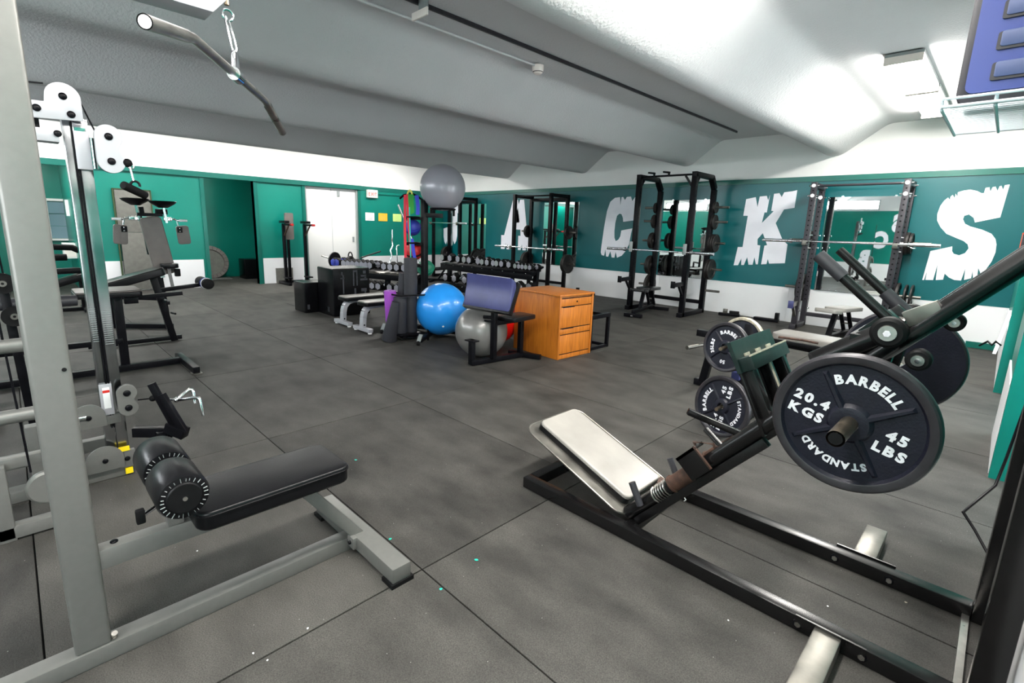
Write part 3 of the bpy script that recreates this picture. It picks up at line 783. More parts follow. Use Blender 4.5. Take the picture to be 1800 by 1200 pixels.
MB().at(Mp).box((-0.02, -0.25, -0.01), (0.05, -0.17, 0.008), 'rust').build('corner_bracket', pl)
for x in (-1.64, -1.38):
    zt = 0.075 + (0.25 / 0.655) * (-1.145 - x) - 0.01
    MB().bar((x, 2.275, 0.06), (x, 2.275, zt), 0.05, 0.05, B).build('pad_post', lp)
# foot sled: plate, box frame, rollers, weight pegs, handles
sl = Vector((-0.60, 0, 0.705))
Ms = frame(Vector((-0.56, 2.28, 0.69)), (0, 1, 0), Vector((-0.455, 0, 0.89)))       # local x across, y up the plate, z along the rail (down-slope)
fp = MB().at(Ms)
fp.box((-0.235, 0.0, -0.006), (0.235, 0.30, 0.006), B)
fp = fp.build('foot_plate', lp, bevel=0.002)
MB().at(Ms).box((-0.238, 0.26, -0.008), (0.238, 0.392, 0.008), 'teal_paint').build('top_panel', fp)
zf = -1 if (Ms.to_3x3() @ Vector((0, 0, 1))).x < 0 else 1        # away from the seat
MB().at(Ms).box((-0.225, 0.262, zf * 0.008), (0.22, 0.318, zf * 0.06), 'teal_paint').build('toe_box', fp, bevel=0.003)
MB().at(Ms).box((-0.225, 0.316, zf * 0.054), (0.22, 0.322, zf * 0.062), 'edge_cream').build('bare_edge', fp)
for x in (-0.15, -0.02, 0.11):
    MB().at(Ms).box((x, 0.318, zf * 0.008), (x + 0.05, 0.33, zf * 0.014), 'edge_cream').build('weld_tab', fp)
for x in (-0.19, -0.01, 0.17):
    MB().at(Ms).box((x - 0.025, 0.0, zf * 0.006), (x + 0.025, 0.262, zf * 0.045), B).build('plate_rib', fp, bevel=0.003)
MB().at(Ms).box((-0.028, 0.02, zf * 0.045), (-0.008, 0.26, zf * 0.047), 'edge_cream').build('worn_rib_face', fp)
car0, car1 = sl + dr * 0.36, sl + dr * 0.62
for y in (2.17, 2.39):
    Y = Vector((0, y, 0))
    MB().bar(car0 + Y + nr * 0.06, car1 + Y + nr * 0.06, 0.05, 0.06, B).build('carriage_rail', lp, bevel=0.004)
for s in (0.5,):
    c = sl + dr * s + nr * 0.06
    MB().bar(c + Vector((0, 2.06, 0)), c + Vector((0, 2.50, 0)), 0.05, 0.05, B).build('carriage_crossbar', lp, bevel=0.004)
def roller(c, r, w, nm='roller'):
    c = Vector(c)
    o = MB().at(frame(c, (1, 0, 0), (0, 0, 1))).lathe([(0.0, w / 2), (r * .8, w / 2), (r, w * .35), (r, -w * .35), (r * .8, -w / 2), (0, -w / 2)], 'rubber_black', 28).build(nm, lp)
    MB().at(frame(c, (1, 0, 0), (0, 0, 1))).lathe([(0.0, w / 2 + .006), (r * .5, w / 2 + .006), (r * .55, w / 2 - .002)], 'steel', 24).build('axle_washer', o)
    MB().at(frame(c, (1, 0, 0), (0, 0, 1))).lathe([(0.0, w / 2 + .014), (r * .22, w / 2 + .014), (r * .25, w / 2)], 'chrome', 6).build('axle_bolt', o)
    return o
roller((-0.232, 2.03, 1.172), 0.05, 0.06)
roller((-0.232, 2.53, 1.172), 0.05, 0.06)
roller((-0.145, 2.03, 1.098), 0.034, 0.05)
roller((-0.10, 2.53, 1.17), 0.034, 0.05)
MB().bar((-0.20, 2.08, 1.215), (-0.12, 2.08, 1.265), 0.05, 0.05, 'wornsteel').build('roller_bracket', lp, bevel=0.002)
MB().bar((-0.235, 2.0, 1.172), (-0.235, 2.56, 1.172), 0.03, 0.03, 'steel').build('roller_axle', lp)
MB().tube([sl + dr * 0.34 + nr * 0.08 + Vector((0, 2.09, 0)), Vector((-0.235, 2.09, 1.165))], 0.042, B, 18).build('carriage_tube', lp)
for y, a, b, gx in ((2.12, (-0.485, 1.405), (-0.235, 1.19), 0.0), (2.44, (-0.49, 1.422), (-0.21, 1.172), 0.02)):
    P0, P1 = Vector((a[0], y, a[1])), Vector((b[0], y, b[1])); q = P1 - P0
    hb = MB().tube([P0, P1], 0.017, B, 14).build('shoulder_handle', lp)
    if y < 2.2: MB().tube([P0 - q * 0.01, P0 + q * 0.34], 0.023, 'grip', 16).build('grip', hb)
    else: MB().tube([P0 + q * 0.62, P0 + q * 0.98], 0.024, 'grip', 16).build('grip', hb)
PEG = Vector((-0.268, 0, 0.89))
MB().tube([PEG + Vector((0, 2.09, 0)), PEG + Vector((0, 1.672, 0))], 0.0245, 'brass', 28, caps=False).build('weight_peg', lp)
MB().tube([PEG + Vector((0, 1.69, 0)), PEG + Vector((0, 1.671, 0))], 0.0185, 'rubber_black', 24).build('peg_bore', lp)
MB().box((PEG.x - .003, 1.6715, PEG.z - .0185), (PEG.x + .003, 1.68, PEG.z + .0185), 'brass').build('bore_web', lp)
MB().tube([PEG + Vector((0, 2.46, 0)), PEG + Vector((0, 2.87, 0))], 0.0245, 'brass', 24).build('weight_peg', lp)
MB().bar(PEG + Vector((0, 2.07, 0)), PEG + Vector((0, 2.49, 0)), 0.06, 0.06, B).build('peg_beam', lp, bevel=0.004)
MB().bar(PEG + Vector((0.0, 2.1, 0.0)), Vector((-0.232, 2.1, 1.14)), 0.05, 0.05, B).build('peg_strut', lp, bevel=0.004)
MB().bar(PEG + Vector((0.0, 2.46, 0.0)), Vector((-0.232, 2.46, 1.14)), 0.05, 0.05, B).build('peg_strut', lp, bevel=0.004)
MB().tube([(-0.02, 2.45, 1.105), (-0.0, 2.45, 1.125), (0.012, 2.44, 1.115), (0.02, 2.45, 1.128), (0.035, 2.44, 1.118)], 0.003, 'black', 6).build('safety_tie', lp)

near45 = plate('weight_plate', 0.2275, 0.042, 'large black 45 pound plate with white lettering, nearest on the leg press', 'leg press plates', txt=T45())
place(near45, (-0.268, 1.868, 0.888), (0, -1, 0), (0, 0, 1), -15)
far45 = dup(near45, label='black weight plate on the far side of the leg press, showing its plain back', group='leg press plates')
place(far45, (-0.262, 2.78, 0.945), (0, 1, 0), (0, 0, 1), 20)
# power cord hanging against the leg press upright
cd = [(0.16, 3.05, 0.80), (0.14, 3.0, 0.55), (0.125, 2.93, 0.44), (0.06, 2.80, 0.36), (0.045, 2.76, 0.345), (0.09, 2.72, 0.30), (0.135, 2.64, 0.26)]
tag(MB().tube(cd, 0.0055, 'black', 8).build('cord'), 'thin black cord bent beside the leg press upright', 'cord')
# ------------------------------------------------------------------ silver lat pulldown, left foreground
S = 'silver'
lat = wthing('lat_pulldown_machine', 'silver lat pulldown machine with black seat and foam thigh rollers, left foreground', 'exercise machine', (-1.94, 0.4, 0))
MB().bar((-1.935, -1.1, 0.031), (-1.935, 0.975, 0.031), 0.07, 0.062, S).build('base_rail', lat, bevel=0.006)
MB().box((-2.02, -0.004, 0.06), (-1.907, 0.092, 2.32), S).build('upright', lat, bevel=0.012, bseg=3)
MB().bar((-1.942, 0.09, 0.365), (-1.942, 0.84, 0.365), 0.055, 0.07, S).build('seat_beam', lat, bevel=0.006)
MB().bar((-1.93, 0.77, 0.36), (-1.915, 1.0, 0.06), 0.085, 0.05, S, up=(0, 1, 1)).build('front_strut', lat, bevel=0.006)
ff = MB().bar((-2.27, 1.008, 0.05), (-1.552, 1.008, 0.05), 0.088, 0.068, S).build('front_foot', lat, bevel=0.006)
for x in (-2.235, -1.585):
    MB().box((x - 0.04, 0.955, 0.0), (x + 0.04, 1.062, 0.018), 'rubber_black').build('rubber_pad', ff)
MB().box((-1.90, 0.945, 0.03), (-1.845, 0.967, 0.085), S).build('joint_plate', ff, bevel=0.003)
MB().cyl((-1.872, 0.946, 0.058), (-1.872, 0.936, 0.058), 0.009, 'black', 6).build('bolt', ff)
st = MB().at(frame((-1.953, 0.64, 0.425), (0, 1, 0), (-1, 0, 0)))
st.prism(rrect(0.575, 0.30, 0.05, 5), -0.03, 0.042, 'vinyl'); st.at(None)
st.build('seat', lat, bevel=0.014, bseg=3)
sm = MB().at(frame((-1.953, 0.64, 0.425), (0, 1, 0), (-1, 0, 0)))
sm.tube([(x, y, 0.027) for x, y in rrect(0.578, 0.303, 0.05, 5)], 0.0035, 'vinyl', 6, closed=True); sm.at(None)
sm.build('seat_piping', lat)
MB().bar((-1.942, 0.31, 0.40), (-1.942, 0.31, 0.53), 0.05, 0.05, S, up=(0, 1, 0)).build('roller_post', lat, bevel=0.005)
MB().bar((-1.985, 0.31, 0.575), (-1.80, 0.31, 0.575), 0.03, 0.03, 'black').build('roller_arm', lat)
def foam(x0, x1, y, z, r, nm):
    n = 40
    c0, c1 = sorted((x0, x1))
    prof = [(0, 0.0), (r * .60, 0.0), (r * .66, 0.004), (r * .93, 0.006), (r, 0.02), (r, c1 - c0 - 0.02), (r * .93, c1 - c0 - 0.006), (r * .66, c1 - c0 - 0.004), (r * .60, c1 - c0), (0, c1 - c0)]
    b = MB().at(frame((c0, y, z), (0, 1, 0), (0, 0, 1))).lathe(prof, 'vinyl', 40).build(nm, lat, angle=30)
    pm = MB().at(frame((c0, y, z), (0, 1, 0), (0, 0, 1)))
    for e in (c1 - c0 + 0.0005, -0.0005):
        for k in range(26):
            a = 2 * PI * k / 26 + random.uniform(-.05, .05); c, s = math.cos(a), math.sin(a); w = 0.0011
            r0, r1 = r * random.uniform(.70, .76), r * random.uniform(.84, .92)
            zz = e - (0.004 if e > 0.01 else -0.004)
            pm.add([(r0 * c - w * s, r0 * s + w * c, zz), (r0 * c + w * s, r0 * s - w * c, zz), (r1 * c + w * s, r1 * s - w * c, zz), (r1 * c - w * s, r1 * s + w * c, zz),
                    (r0 * c, r0 * s, zz + (.004 if e > .01 else -.004)), (r1 * c, r1 * s, zz + (.003 if e > .01 else -.003))],
                   [(0, 1, 5, 4) if False else (0, 4, 5, 3), (1, 2, 5, 4)], 'frame_grey')
    p_ = pm.build('gathered_pleats', b); p_['kind'] = 'stuff'
    MB().cyl((c1, y, z), (c1 + 0.004, y, z), r * .62, 'rubber_black', 32).build('end_cap', b)
    MB().cyl((c1 + 0.004, y, z), (c1 + 0.008, y, z), 0.007, 'steel', 12).build('screw', b)
    return b
foam(-1.925, -1.735, 0.31, 0.585, 0.077, 'foam_roller')
foam(-2.16, -1.965, 0.31, 0.585, 0.077, 'foam_roller')
kn = MB().cyl((-1.93, 0.285, 0.50), (-1.86, 0.20, 0.50), 0.007, 'chrome', 10).build('pop_pin', lat)
MB().bar((-1.865, 0.205, 0.478), (-1.865, 0.205, 0.528), 0.026, 0.022, 'rubber_black', up=(1, 0, 0)).build('knob', kn, bevel=0.006)
for y in (0.135, 0.165):
    MB().ball((-1.945, y, 0.402), 0.012, 'black', 14, 8, (1, 1, 0.5)).build('bolt', lat)
    break
MB().cyl((-1.907, 0.075, 1.02), (-1.9045, 0.075, 1.02), 0.006, 'rubber_black', 12).build('adjustment_hole', lat)
MB().cyl((-1.915, 0.10, 0.072), (-1.905, 0.10, 0.092), 0.009, 'steel', 10).build('weld_nut', lat)
# top boom with guard plate
bo = MB().at(frame((-1.995, 0, 0), (0, 1, 0), (0, 0, 1)))
bo.prism([(-0.35, 2.115), (0.555, 2.115), (0.60, 2.165), (0.60, 2.40), (-0.35, 2.40)], -0.0, 0.10, 'silver_lt'); bo.at(None)
bo.build('top_boom', lat, bevel=0.003)
MB().tube([(-1.945, 0.61, 2.30), (-1.945, 0.612, 2.205)], 0.004, 'black', 8).build('cable', lat)
MB().tube([(-1.945, 0.612, 2.225), (-1.945, 0.612, 2.165)], 0.0075, 'brass', 12).build('cable_ferrule', lat)
MB().tube(arc((-1.945, 0.612, 2.135), 0.017, 0, 360, 16, 'yz')[:-1], 0.004, 'chrome', 8, closed=True).build('cable_thimble', lat)
# the bar hanging from it
bar = wthing('lat_bar', 'bent steel pulldown bar hanging from the silver machine at top left', 'pulldown bar', (-1.93, 0.61, 1.94))
bd = Vector((-0.827, 0.562, 0)).normalized(); bc = Vector((-1.91, 0.615, 1.944))
pts = [bc - bd * 0.61 - Vector((0, 0, 0.055)), bc - bd * 0.37 - Vector((0, 0, 0.006)), bc - bd * 0.35 - Vector((0, 0, .001)), bc - bd * 0.32, bc + bd * 0.32, bc + bd * 0.35 - Vector((0, 0, .002)), bc + bd * 0.37 - Vector((0, 0, 0.008)), bc + bd * 0.61 - Vector((0, 0, 0.075))]
MB().tube(pts, 0.0135, 'steel', 18).build('bar', bar)
for k_ in (0, -1):
    a, b = (pts[0], pts[1]) if k_ == 0 else (pts[-1], pts[-2])
    g = MB().tube([a, a + (b - a) * 0.93], 0.0165, 'steel', 20, caps=False).build('grip_sleeve', bar)
    MB().tube([a + (b - a) * 0.02, a + (b - a) * 0.03], 0.0155, 'rubber_black', 20).build('sleeve_bore', g)
MB().tube([bc - bd * 0.028, bc + bd * 0.028], 0.021, 'chrome', 20).build('collar', bar)
ey = MB().at(frame(bc + Vector((0, 0, 0.0)), bd, (0, 0, 1)))
ey.prism([(-0.024, 0.0), (0.024, 0.0), (0.02, 0.06), (0.012, 0.075), (-0.012, 0.075), (-0.02, 0.06)], -0.007, 0.007, 'chrome'); ey.at(None)
ey.build('eye_plate', bar, bevel=0.003)
sk = [(-1.91, 0.615, 2.005), (-1.915, 0.622, 2.03), (-1.925, 0.618, 2.075), (-1.94, 0.612, 2.118), (-1.945, 0.606, 2.127), (-1.935, 0.602, 2.11), (-1.92, 0.605, 2.06), (-1.91, 0.608, 2.02)]
MB().tube(sk, 0.004, 'chrome', 8, closed=True).build('snap_hook', bar)

# ------------------------------------------------------------------ cable tower behind it
ct = wthing('cable_tower', 'silver cable crossover tower with chrome column and swivelling pulleys', 'exercise machine', (-3.42, 0.2, 0))
MB().bar((-3.43, 0.285, 0.07), (-3.43, 0.285, 2.0), 0.045, 0.07, 'chrome_dark', up=(1, 0, 0)).build('column', ct, bevel=0.004)
MB().bar((-3.43, 0.337, 0.07), (-3.43, 0.337, 1.95), 0.052, 0.07, 'chrome_dark', up=(1, 0, 0)).build('column', ct, bevel=0.004)
for y in (0.297, 0.308):
    MB().tube([(-3.385, y, 0.3), (-3.385, y, 1.93)], 0.004, 'black', 6).build('cable', ct)
for k in range(16):
    MB().box((-3.393, 0.268, 0.80 + k * .012), (-3.390, 0.293, 0.803 + k * .012), 'frame_grey').build('scale_mark', ct)
    MB().box((-3.393, 0.318, 0.78 + k * .012), (-3.390, 0.356, 0.7825 + k * .012), 'frame_grey').build('scale_mark', ct)
MB().bar((-3.43, -1.2, 0.03), (-3.43, 0.37, 0.03), 0.09, 0.06, S).build('base_rail', ct, bevel=0.006)
MB().bar((-3.62, -1.2, 0.14), (-3.62, 0.37, 0.14), 0.06, 0.07, S).build('rear_rail', ct, bevel=0.006)
MB().bar((-3.40, 0.12, 0.35), (-3.40, 0.34, 0.35), 0.04, 0.05, S).build('tie_bar', ct, bevel=0.004)
MB().bar((-3.52, -0.02, 0.0), (-3.52, -0.02, 0.36), 0.07, 0.07, S, up=(1, 0, 0)).build('side_post', ct, bevel=0.005)
MB().box((-3.40, 0.305, 0.05), (-3.37, 0.385, 0.15), 'silver').build('foot_bracket', ct, bevel=0.003)
MB().ball((-3.366, 0.345, 0.105), 0.014, 'black', 12, 8, (.5, 1, 1)).build('bolt', ct)
MB().box((-3.372, 0.31, 0.155), (-3.36, 0.36, 0.18), 'yellow').build('warning_label', ct)
MB().box((-3.384, 0.33, 0.01), (-3.37, 0.365, 0.045), 'yellow').build('warning_label', ct)
for y, z, r in ((0.245, 0.125, 0.085), (0.20, 0.39, 0.075)):
    p = MB().at(frame((-3.365, y, z), (0, 1, 0), (0, 0, 1)))
    pr = [(r * math.cos(math.radians(a)), r * math.sin(math.radians(a))) for a in range(0, 181, 12)] + [(-r, -0.06), (r, -0.06)]
    p.prism(pr, 0.0, 0.01, 'silver'); p.at(None)
    p = p.build('pulley_guard', ct, bevel=0.002)
    MB().ball((-3.352, y, z), 0.014, 'black', 12, 8, (.5, 1, 1)).build('bolt', p)
MB().cyl((-3.352, 0.13, 0.40), (-3.352, 0.19, 0.40), 0.012, 'chrome', 12).build('guide_bolt', ct)
MB().ball((-3.38, 0.10, 0.055), 0.013, 'black', 12, 8, (.5, 1, 1)).build('bolt', ct)
# top pulley arms
def beanguard(parent, y, z0, z1, r, x=-3.30, th=0.03, nm='swivel_pulley', m='silver_lt'):
    p = MB().at(frame((x, 0, 0), (0, 1, 0), (0, 0, 1)))
    pts = [(y + r * math.cos(math.radians(a)), z1 + r * math.sin(math.radians(a))) for a in range(-40, 181, 10)]
    pts += [(y + r * math.cos(math.radians(a)), z0 + r * math.sin(math.radians(a))) for a in range(180, 401, 10)]
    mid = (z0 + z1) / 2
    pts += [(y + r * .62, mid)]
    p.prism(pts, 0, th * .3, m); p.prism(pts, -th * .7, -0.001, 'black'); p.at(None)
    o = p.build(nm, parent, bevel=0.0015, bseg=1)
    for z in (z0, z1):
        MB().ball((x + th * .3 + .004, y, z), 0.018, 'black', 16, 8, (.5, 1, 1)).build('bolt', o)
    return o
arm = MB().at(frame((-3.36, 0, 0), (0, 1, 0), (0, 0, 1)))
rr_ = 0.068
pts = [(-0.10, 1.905), (0.345, 1.93), (0.345, 2.03)] + [(0.277 + rr_ * math.cos(math.radians(a)), 2.03 + rr_ * math.sin(math.radians(a))) for a in range(10, 181, 14)] + [(0.205, 2.0), (-0.10, 1.99)]
arm.prism(pts, 0, 0.012, 'silver_lt'); arm.at(None)
arm = arm.build('top_arm_plate', ct, bevel=0.002)
for y, z in ((0.277, 2.035), (0.175, 1.965), (0.30, 1.955)):
    MB().ball((-3.344, y, z), 0.017, 'black', 16, 8, (.5, 1, 1)).build('bolt', arm)
MB().box((-3.47, -0.10, 1.82), (-3.37, 0.245, 1.88), 'silver_lt').build('lower_arm', ct, bevel=0.004)
for y in (0.13, 0.24): MB().ball((-3.362, y, 1.86), 0.016, 'black', 16, 8, (.5, 1, 1)).build('bolt', ct)
MB().box((-3.44, -0.1, 1.875), (-3.40, 0.18, 1.925), 'rubber_black').build('pulley_wheel', ct)
MB().tube([(-3.40, -0.1, 2.06), (-3.40, 0.215, 2.09)], 0.004, 'black', 6).build('cable', ct)
MB().tube([(-3.40, 0.345, 2.03), (-3.33, 0.385, 1.88)], 0.004, 'black', 6).build('cable', ct)
MB().box((-3.40, 0.30, 1.70), (-3.37, 0.362, 1.885), 'silver_lt').build('swivel_carriage', ct, bevel=0.004)
MB().box((-3.44, 0.30, 1.875), (-3.375, 0.352, 1.925), 'chrome').build('column_cap', ct, bevel=0.004)
MB().cyl((-3.35, 0.367, 1.705), (-3.35, 0.367, 1.855), 0.012, 'chrome', 14).build('hinge_pin', ct)
beanguard(ct, 0.43, 1.745, 1.865, 0.058)
MB().ball((-3.30, 0.497, 1.745), 0.022, 'rubber_black', 14, 10).build('cable_stop', ct)
MB().box((-3.392, 0.262, 0.38), (-3.38, 0.318, 0.56), 'silver_lt').build('swivel_carriage', ct, bevel=0.003)
MB().box((-3.38, 0.275, 0.42), (-3.377, 0.306, 0.54), 'paper').build('sticker', ct)
MB().box((-3.3775, 0.275, 0.51), (-3.3765, 0.306, 0.525), 'sign_red').build('sticker_band', ct)
beanguard(ct, 0.375, 0.42, 0.505, 0.047, x=-3.33, m='silver')
MB().ball((-3.30, 0.487, 0.455), 0.018, 'rubber_black', 14, 10).build('cable_stop', ct)
MB().tube([(-3.32, 0.42, 0.455), (-3.30, 0.487, 0.455)], 0.004, 'black', 6).build('cable', ct)

hd = wthing('hand_grip_attachment', 'black rubber cable handle hanging from the tower pulley', 'cable handle', (-3.30, 0.51, 1.6))
MB().tube([(-3.30, 0.505, 1.735), (-3.30, 0.515, 1.655)], 0.005, 'chrome', 8).build('snap_hook', hd)
MB().tube(arc((-3.30, 0.51, 1.73), 0.013, 0, 360, 14, 'yz')[:-1], 0.004, 'chrome', 8, closed=True).build('ring', hd)
MB().tube(arc((-3.30, 0.52, 1.635), 0.02, 200, -20, 10, 'yz'), 0.006, 'black', 8).build('loop', hd)
MB().tube([(-3.25, 0.46, 1.63), (-3.33, 0.565, 1.585)], 0.021, 'rubber_black', 18).build('grip', hd, bevel=0.005)

rh = wthing('row_handle', 'chrome double grip row handle lying on the black frame', 'cable handle', (-3.2, 0.62, 0.40))
MB().tube([(-3.28, 0.50, 0.455), (-3.22, 0.585, 0.445)], 0.006, 'chrome', 10).build('shackle', rh)
for pts in ([(-3.22, 0.585, 0.445), (-3.22, 0.655, 0.492), (-3.22, 0.668, 0.488), (-3.21, 0.672, 0.475), (-3.20, 0.672, 0.41)],
            [(-3.22, 0.585, 0.442), (-3.15, 0.655, 0.462), (-3.13, 0.675, 0.462), (-3.12, 0.682, 0.452), (-3.11, 0.69, 0.355)]):
    MB().tube(pts, 0.0095, 'chrome', 12).build('handle', rh)
MB().ball((-3.22, 0.585, 0.445), 0.016, 'chrome', 14, 10).build('weld_knot', rh)

fs_ = wthing('foot_stand', 'black angled foot plates bolted to a short floor arm beside the tower', 'foot plate', (-3.25, 0.52, 0))
MB().bar((-3.36, 0.39, 0.26), (-3.24, 0.56, 0.25), 0.05, 0.055, 'black').build('arm', fs_, bevel=0.004)
MB().bar((-3.24, 0.48, 0.56), (-3.17, 0.575, 0.25), 0.03, 0.035, 'black').build('foot_plate', fs_, bevel=0.003)
MB().bar((-3.20, 0.515, 0.50), (-3.13, 0.595, 0.27), 0.03, 0.035, 'black').build('foot_plate', fs_, bevel=0.003)
MB().bar((-3.22, 0.53, 0.30), (-3.14, 0.60, 0.26), 0.06, 0.06, 'black').build('base_block', fs_, bevel=0.004)
MB().bar((-3.24, 0.50, 0.27), (-3.24, 0.50, 0.0), 0.05, 0.05, 'black').build('leg', fs_, bevel=0.004)

# grey curved-frame machine at the far left edge
gm = wthing('multi_station', 'grey curved-tube multi station frame at the left edge behind the post', 'exercise machine', (-2.9, -0.15, 0))
for z in (0.90, 0.58):
    pts = [(-3.0, -0.45, z - 0.16), (-3.0, -0.30, z - 0.05), (-3.0, -0.18, z - 0.005), (-3.0, -0.1, z), (-3.0, 0.05, z)]
    MB().tube(pts, 0.032, S, 14).build('curved_arm', gm)
MB().bar((-3.02, 0.03, 0.0), (-3.02, 0.03, 0.95), 0.05, 0.05, S, up=(1, 0, 0)).build('post', gm, bevel=0.005)
MB().bar((-3.05, -0.5, 0.35), (-3.05, 0.05, 0.35), 0.05, 0.05, S).build('cross_tube', gm, bevel=0.005)
MB().bar((-3.0, -0.16, 0.0), (-3.0, -0.16, 0.36), 0.06, 0.06, S, up=(1, 0, 0)).build('post', gm, bevel=0.005)
MB().bar((-3.0, -0.5, 0.04), (-3.0, 0.06, 0.04), 0.06, 0.06, S).build('base_rail', gm, bevel=0.005)
pw = MB().at(frame((-2.98, 0.0, 0.22), (0, 1, 0), (0, 0, 1))).lathe([(0, .02), (.07, .02), (.08, .01), (.08, -.01), (.07, -.02), (0, -.02)], 'silver', 28).build('pulley_cover', gm)
for p0, p1 in (((-3.0, -0.07, 1.9), (-3.0, -0.12, 0.9)), ((-3.0, -0.09, 1.9), (-3.0, -0.05, 0.3))):
    MB().tube([p0, p1], 0.005, 'black', 6).build('cable', gm)

# black floating pulley pair on the left edge
pu = wthing('pulley_block', 'black pair of cable pulleys on a narrow frame at the left edge', 'pulley', (-4.6, -0.1, 0))
MB().bar((-4.62, -0.02, 0.0), (-4.62, -0.06, 1.08), 0.05, 0.05, 'black', up=(1, 0, 0)).build('frame_post', pu, bevel=0.004)
for y, z in ((-0.055, 1.02), (-0.025, 0.80)):
    w_ = MB().at(frame((-4.56, y, z), (0, 1, 0), (0, 0, 1))).lathe([(0, .015), (.02, .015), (.03, .01), (.06, .016), (.066, .016), (.056, 0), (.066, -.016), (.03, -.012), (0, -.015)], 'rubber_black', 28).build('pulley_wheel', pu)
    MB().at(frame((-4.56, y, z), (0, 1, 0), (0, 0, 1))).lathe([(0.008, .02), (.02, .02), (.022, .012)], 'wornsteel', 18).build('hub', w_)
MB().tube([(-4.6, -0.075, 1.08), (-4.6, -0.16, 2.6)], 0.006, 'black', 6).build('cable', pu)
MB().tube([(-4.6, -0.045, 1.08), (-4.6, -0.10, 2.6)], 0.006, 'black', 6).build('cable', pu)
# ------------------------------------------------------------------ black leg curl bench behind the tower
lc = wthing('leg_extension_bench', 'low black bench machine with pale pad and crossbar foot behind the cable tower', 'exercise machine', (-5.8, 0.5, 0))
MB().bar((-5.80, -0.7, 0.04), (-5.80, 1.12, 0.04), 0.06, 0.06, 'black').build('base_rail', lc, bevel=0.004)
MB().bar((-6.02, 1.155, 0.04), (-5.30, 1.155, 0.04), 0.06, 0.06, 'black').build('foot_crossbar', lc, bevel=0.004)
MB().box((-5.36, 1.11, 0.0), (-5.28, 1.20, 0.012), 'wornsteel').build('foot_plate', lc)
MB().bar((-5.86, 0.68, 0.05), (-5.86, 0.68, 0.72), 0.07, 0.07, 'black', up=(1, 0, 0)).build('post', lc, bevel=0.005)
MB().bar((-5.90, 0.60, 0.05), (-5.90, 0.60, 0.72), 0.05, 0.05, 'black', up=(1, 0, 0)).build('post', lc, bevel=0.005)
MB().bar((-5.84, -0.6, 0.30), (-5.84, 0.68, 0.30), 0.05, 0.05, 'black').build('lower_beam', lc, bevel=0.004)
pd = MB().at(frame((-5.95, 0.62, 0.76), (0, 1, 0), (-1, 0, 0))); pd.prism(rrect(0.50, 0.42, 0.04, 4), -0.03, 0.012, 'vinyl'); pd.prism(rrect(0.49, 0.41, 0.04, 4), 0.012, 0.03, 'vinyl_grey'); pd.at(None)
pd.build('seat_pad', lc, bevel=0.006)
MB().bar((-5.88, 0.82, 0.70), (-5.88, 1.22, 0.72), 0.04, 0.04, 'black').build('lever_arm', lc, bevel=0.004)
MB().bar((-5.86, 0.73, 0.68), (-5.86, 0.84, 0.68), 0.05, 0.06, 'black').build('hinge', lc, bevel=0.004)

# preacher-like sloping pad on its own frame, chrome edge
sp = wthing('sloped_bench', 'black sloped bench with glossy pad and foam ankle rollers by the doorway wall', 'bench', (-7.0, 1.0, 0))
pd = MB().at(frame((-7.0, 0.95, 0.77), (0.0, 0.92, 0.26), (-1, 0, 0))); pd.prism(rrect(0.68, 0.30, 0.06, 5), -0.045, 0.045, 'vinyl'); pd.at(None)
pd.build('pad', sp, bevel=0.016, bseg=3)
MB().bar((-7.0, 1.32, 0.0), (-7.0, 1.16, 0.85), 0.07, 0.06, 'black', up=(1, 0, 0)).build('post', sp, bevel=0.004)
MB().bar((-7.0, 0.5, 0.04), (-7.0, 1.40, 0.04), 0.05, 0.05, 'black').build('base_rail', sp, bevel=0.004)
MB().bar((-7.0, 1.18, 0.62), (-7.0, 1.78, 0.68), 0.045, 0.045, 'black').build('ankle_arm', sp, bevel=0.004)
fr = MB().cyl((-7.18, 1.70, 0.69), (-6.80, 1.70, 0.69), 0.065, 'rubber_black', 24).build('ankle_roller', sp, bevel=0.015)
MB().cyl((-6.90, 1.70, 0.69), (-6.875, 1.70, 0.69), 0.067, 'paper', 24).build('stripe', fr)
MB().cyl((-6.94, 1.70, 0.69), (-6.925, 1.70, 0.69), 0.067, 'band_blue', 24).build('stripe', fr)
MB().bar((-7.25, 1.25, 0.50), (-6.75, 1.25, 0.50), 0.04, 0.04, 'black').build('cross_arm', sp, bevel=0.004)
MB().cyl((-6.9, 1.30, 0.36), (-6.80, 1.32, 0.36), 0.012, 'black', 10).build('pop_pin', sp)

# tall grey padded machine with plate-shaped pads on top
tg = wthing('crunch_machine', 'tall machine with long grey back pad and two black discs on top', 'exercise machine', (-7.75, 1.35, 0))
BPm = MB().at(frame((-7.72, 1.385, 1.11), (-0.02, 0.16, -1), (0, 1, 0.16)))
BPm.prism(rrect(0.74, 0.235, 0.05, 4), -0.04, 0.03, 'vinyl_grey'); BPm.at(None)
BPm.build('back_pad', tg, bevel=0.014, bseg=3)
MB().bar((-7.78, 1.27, 1.52), (-7.74, 1.40, 0.70), 0.05, 0.06, 'chrome', up=(1, 0, 0)).build('guide_post', tg)
MB().bar((-7.80, 1.42, 0.0), (-7.80, 1.36, 1.0), 0.07, 0.06, 'black', up=(1, 0, 0)).build('post', tg, bevel=0.004)
MB().bar((-7.80, 1.30, 1.0), (-7.80, 1.26, 1.60), 0.05, 0.05, 'black', up=(1, 0, 0)).build('post', tg, bevel=0.004)
MB().bar((-8.2, 0.92, 0.04), (-7.75, 1.46, 0.04), 0.06, 0.06, 'black').build('base_rail', tg, bevel=0.004)
MB().bar((-8.25, 0.88, 0.0), (-8.25, 0.88, 0.42), 0.05, 0.05, 'black', up=(1, 0, 0)).build('rear_leg', tg, bevel=0.004)
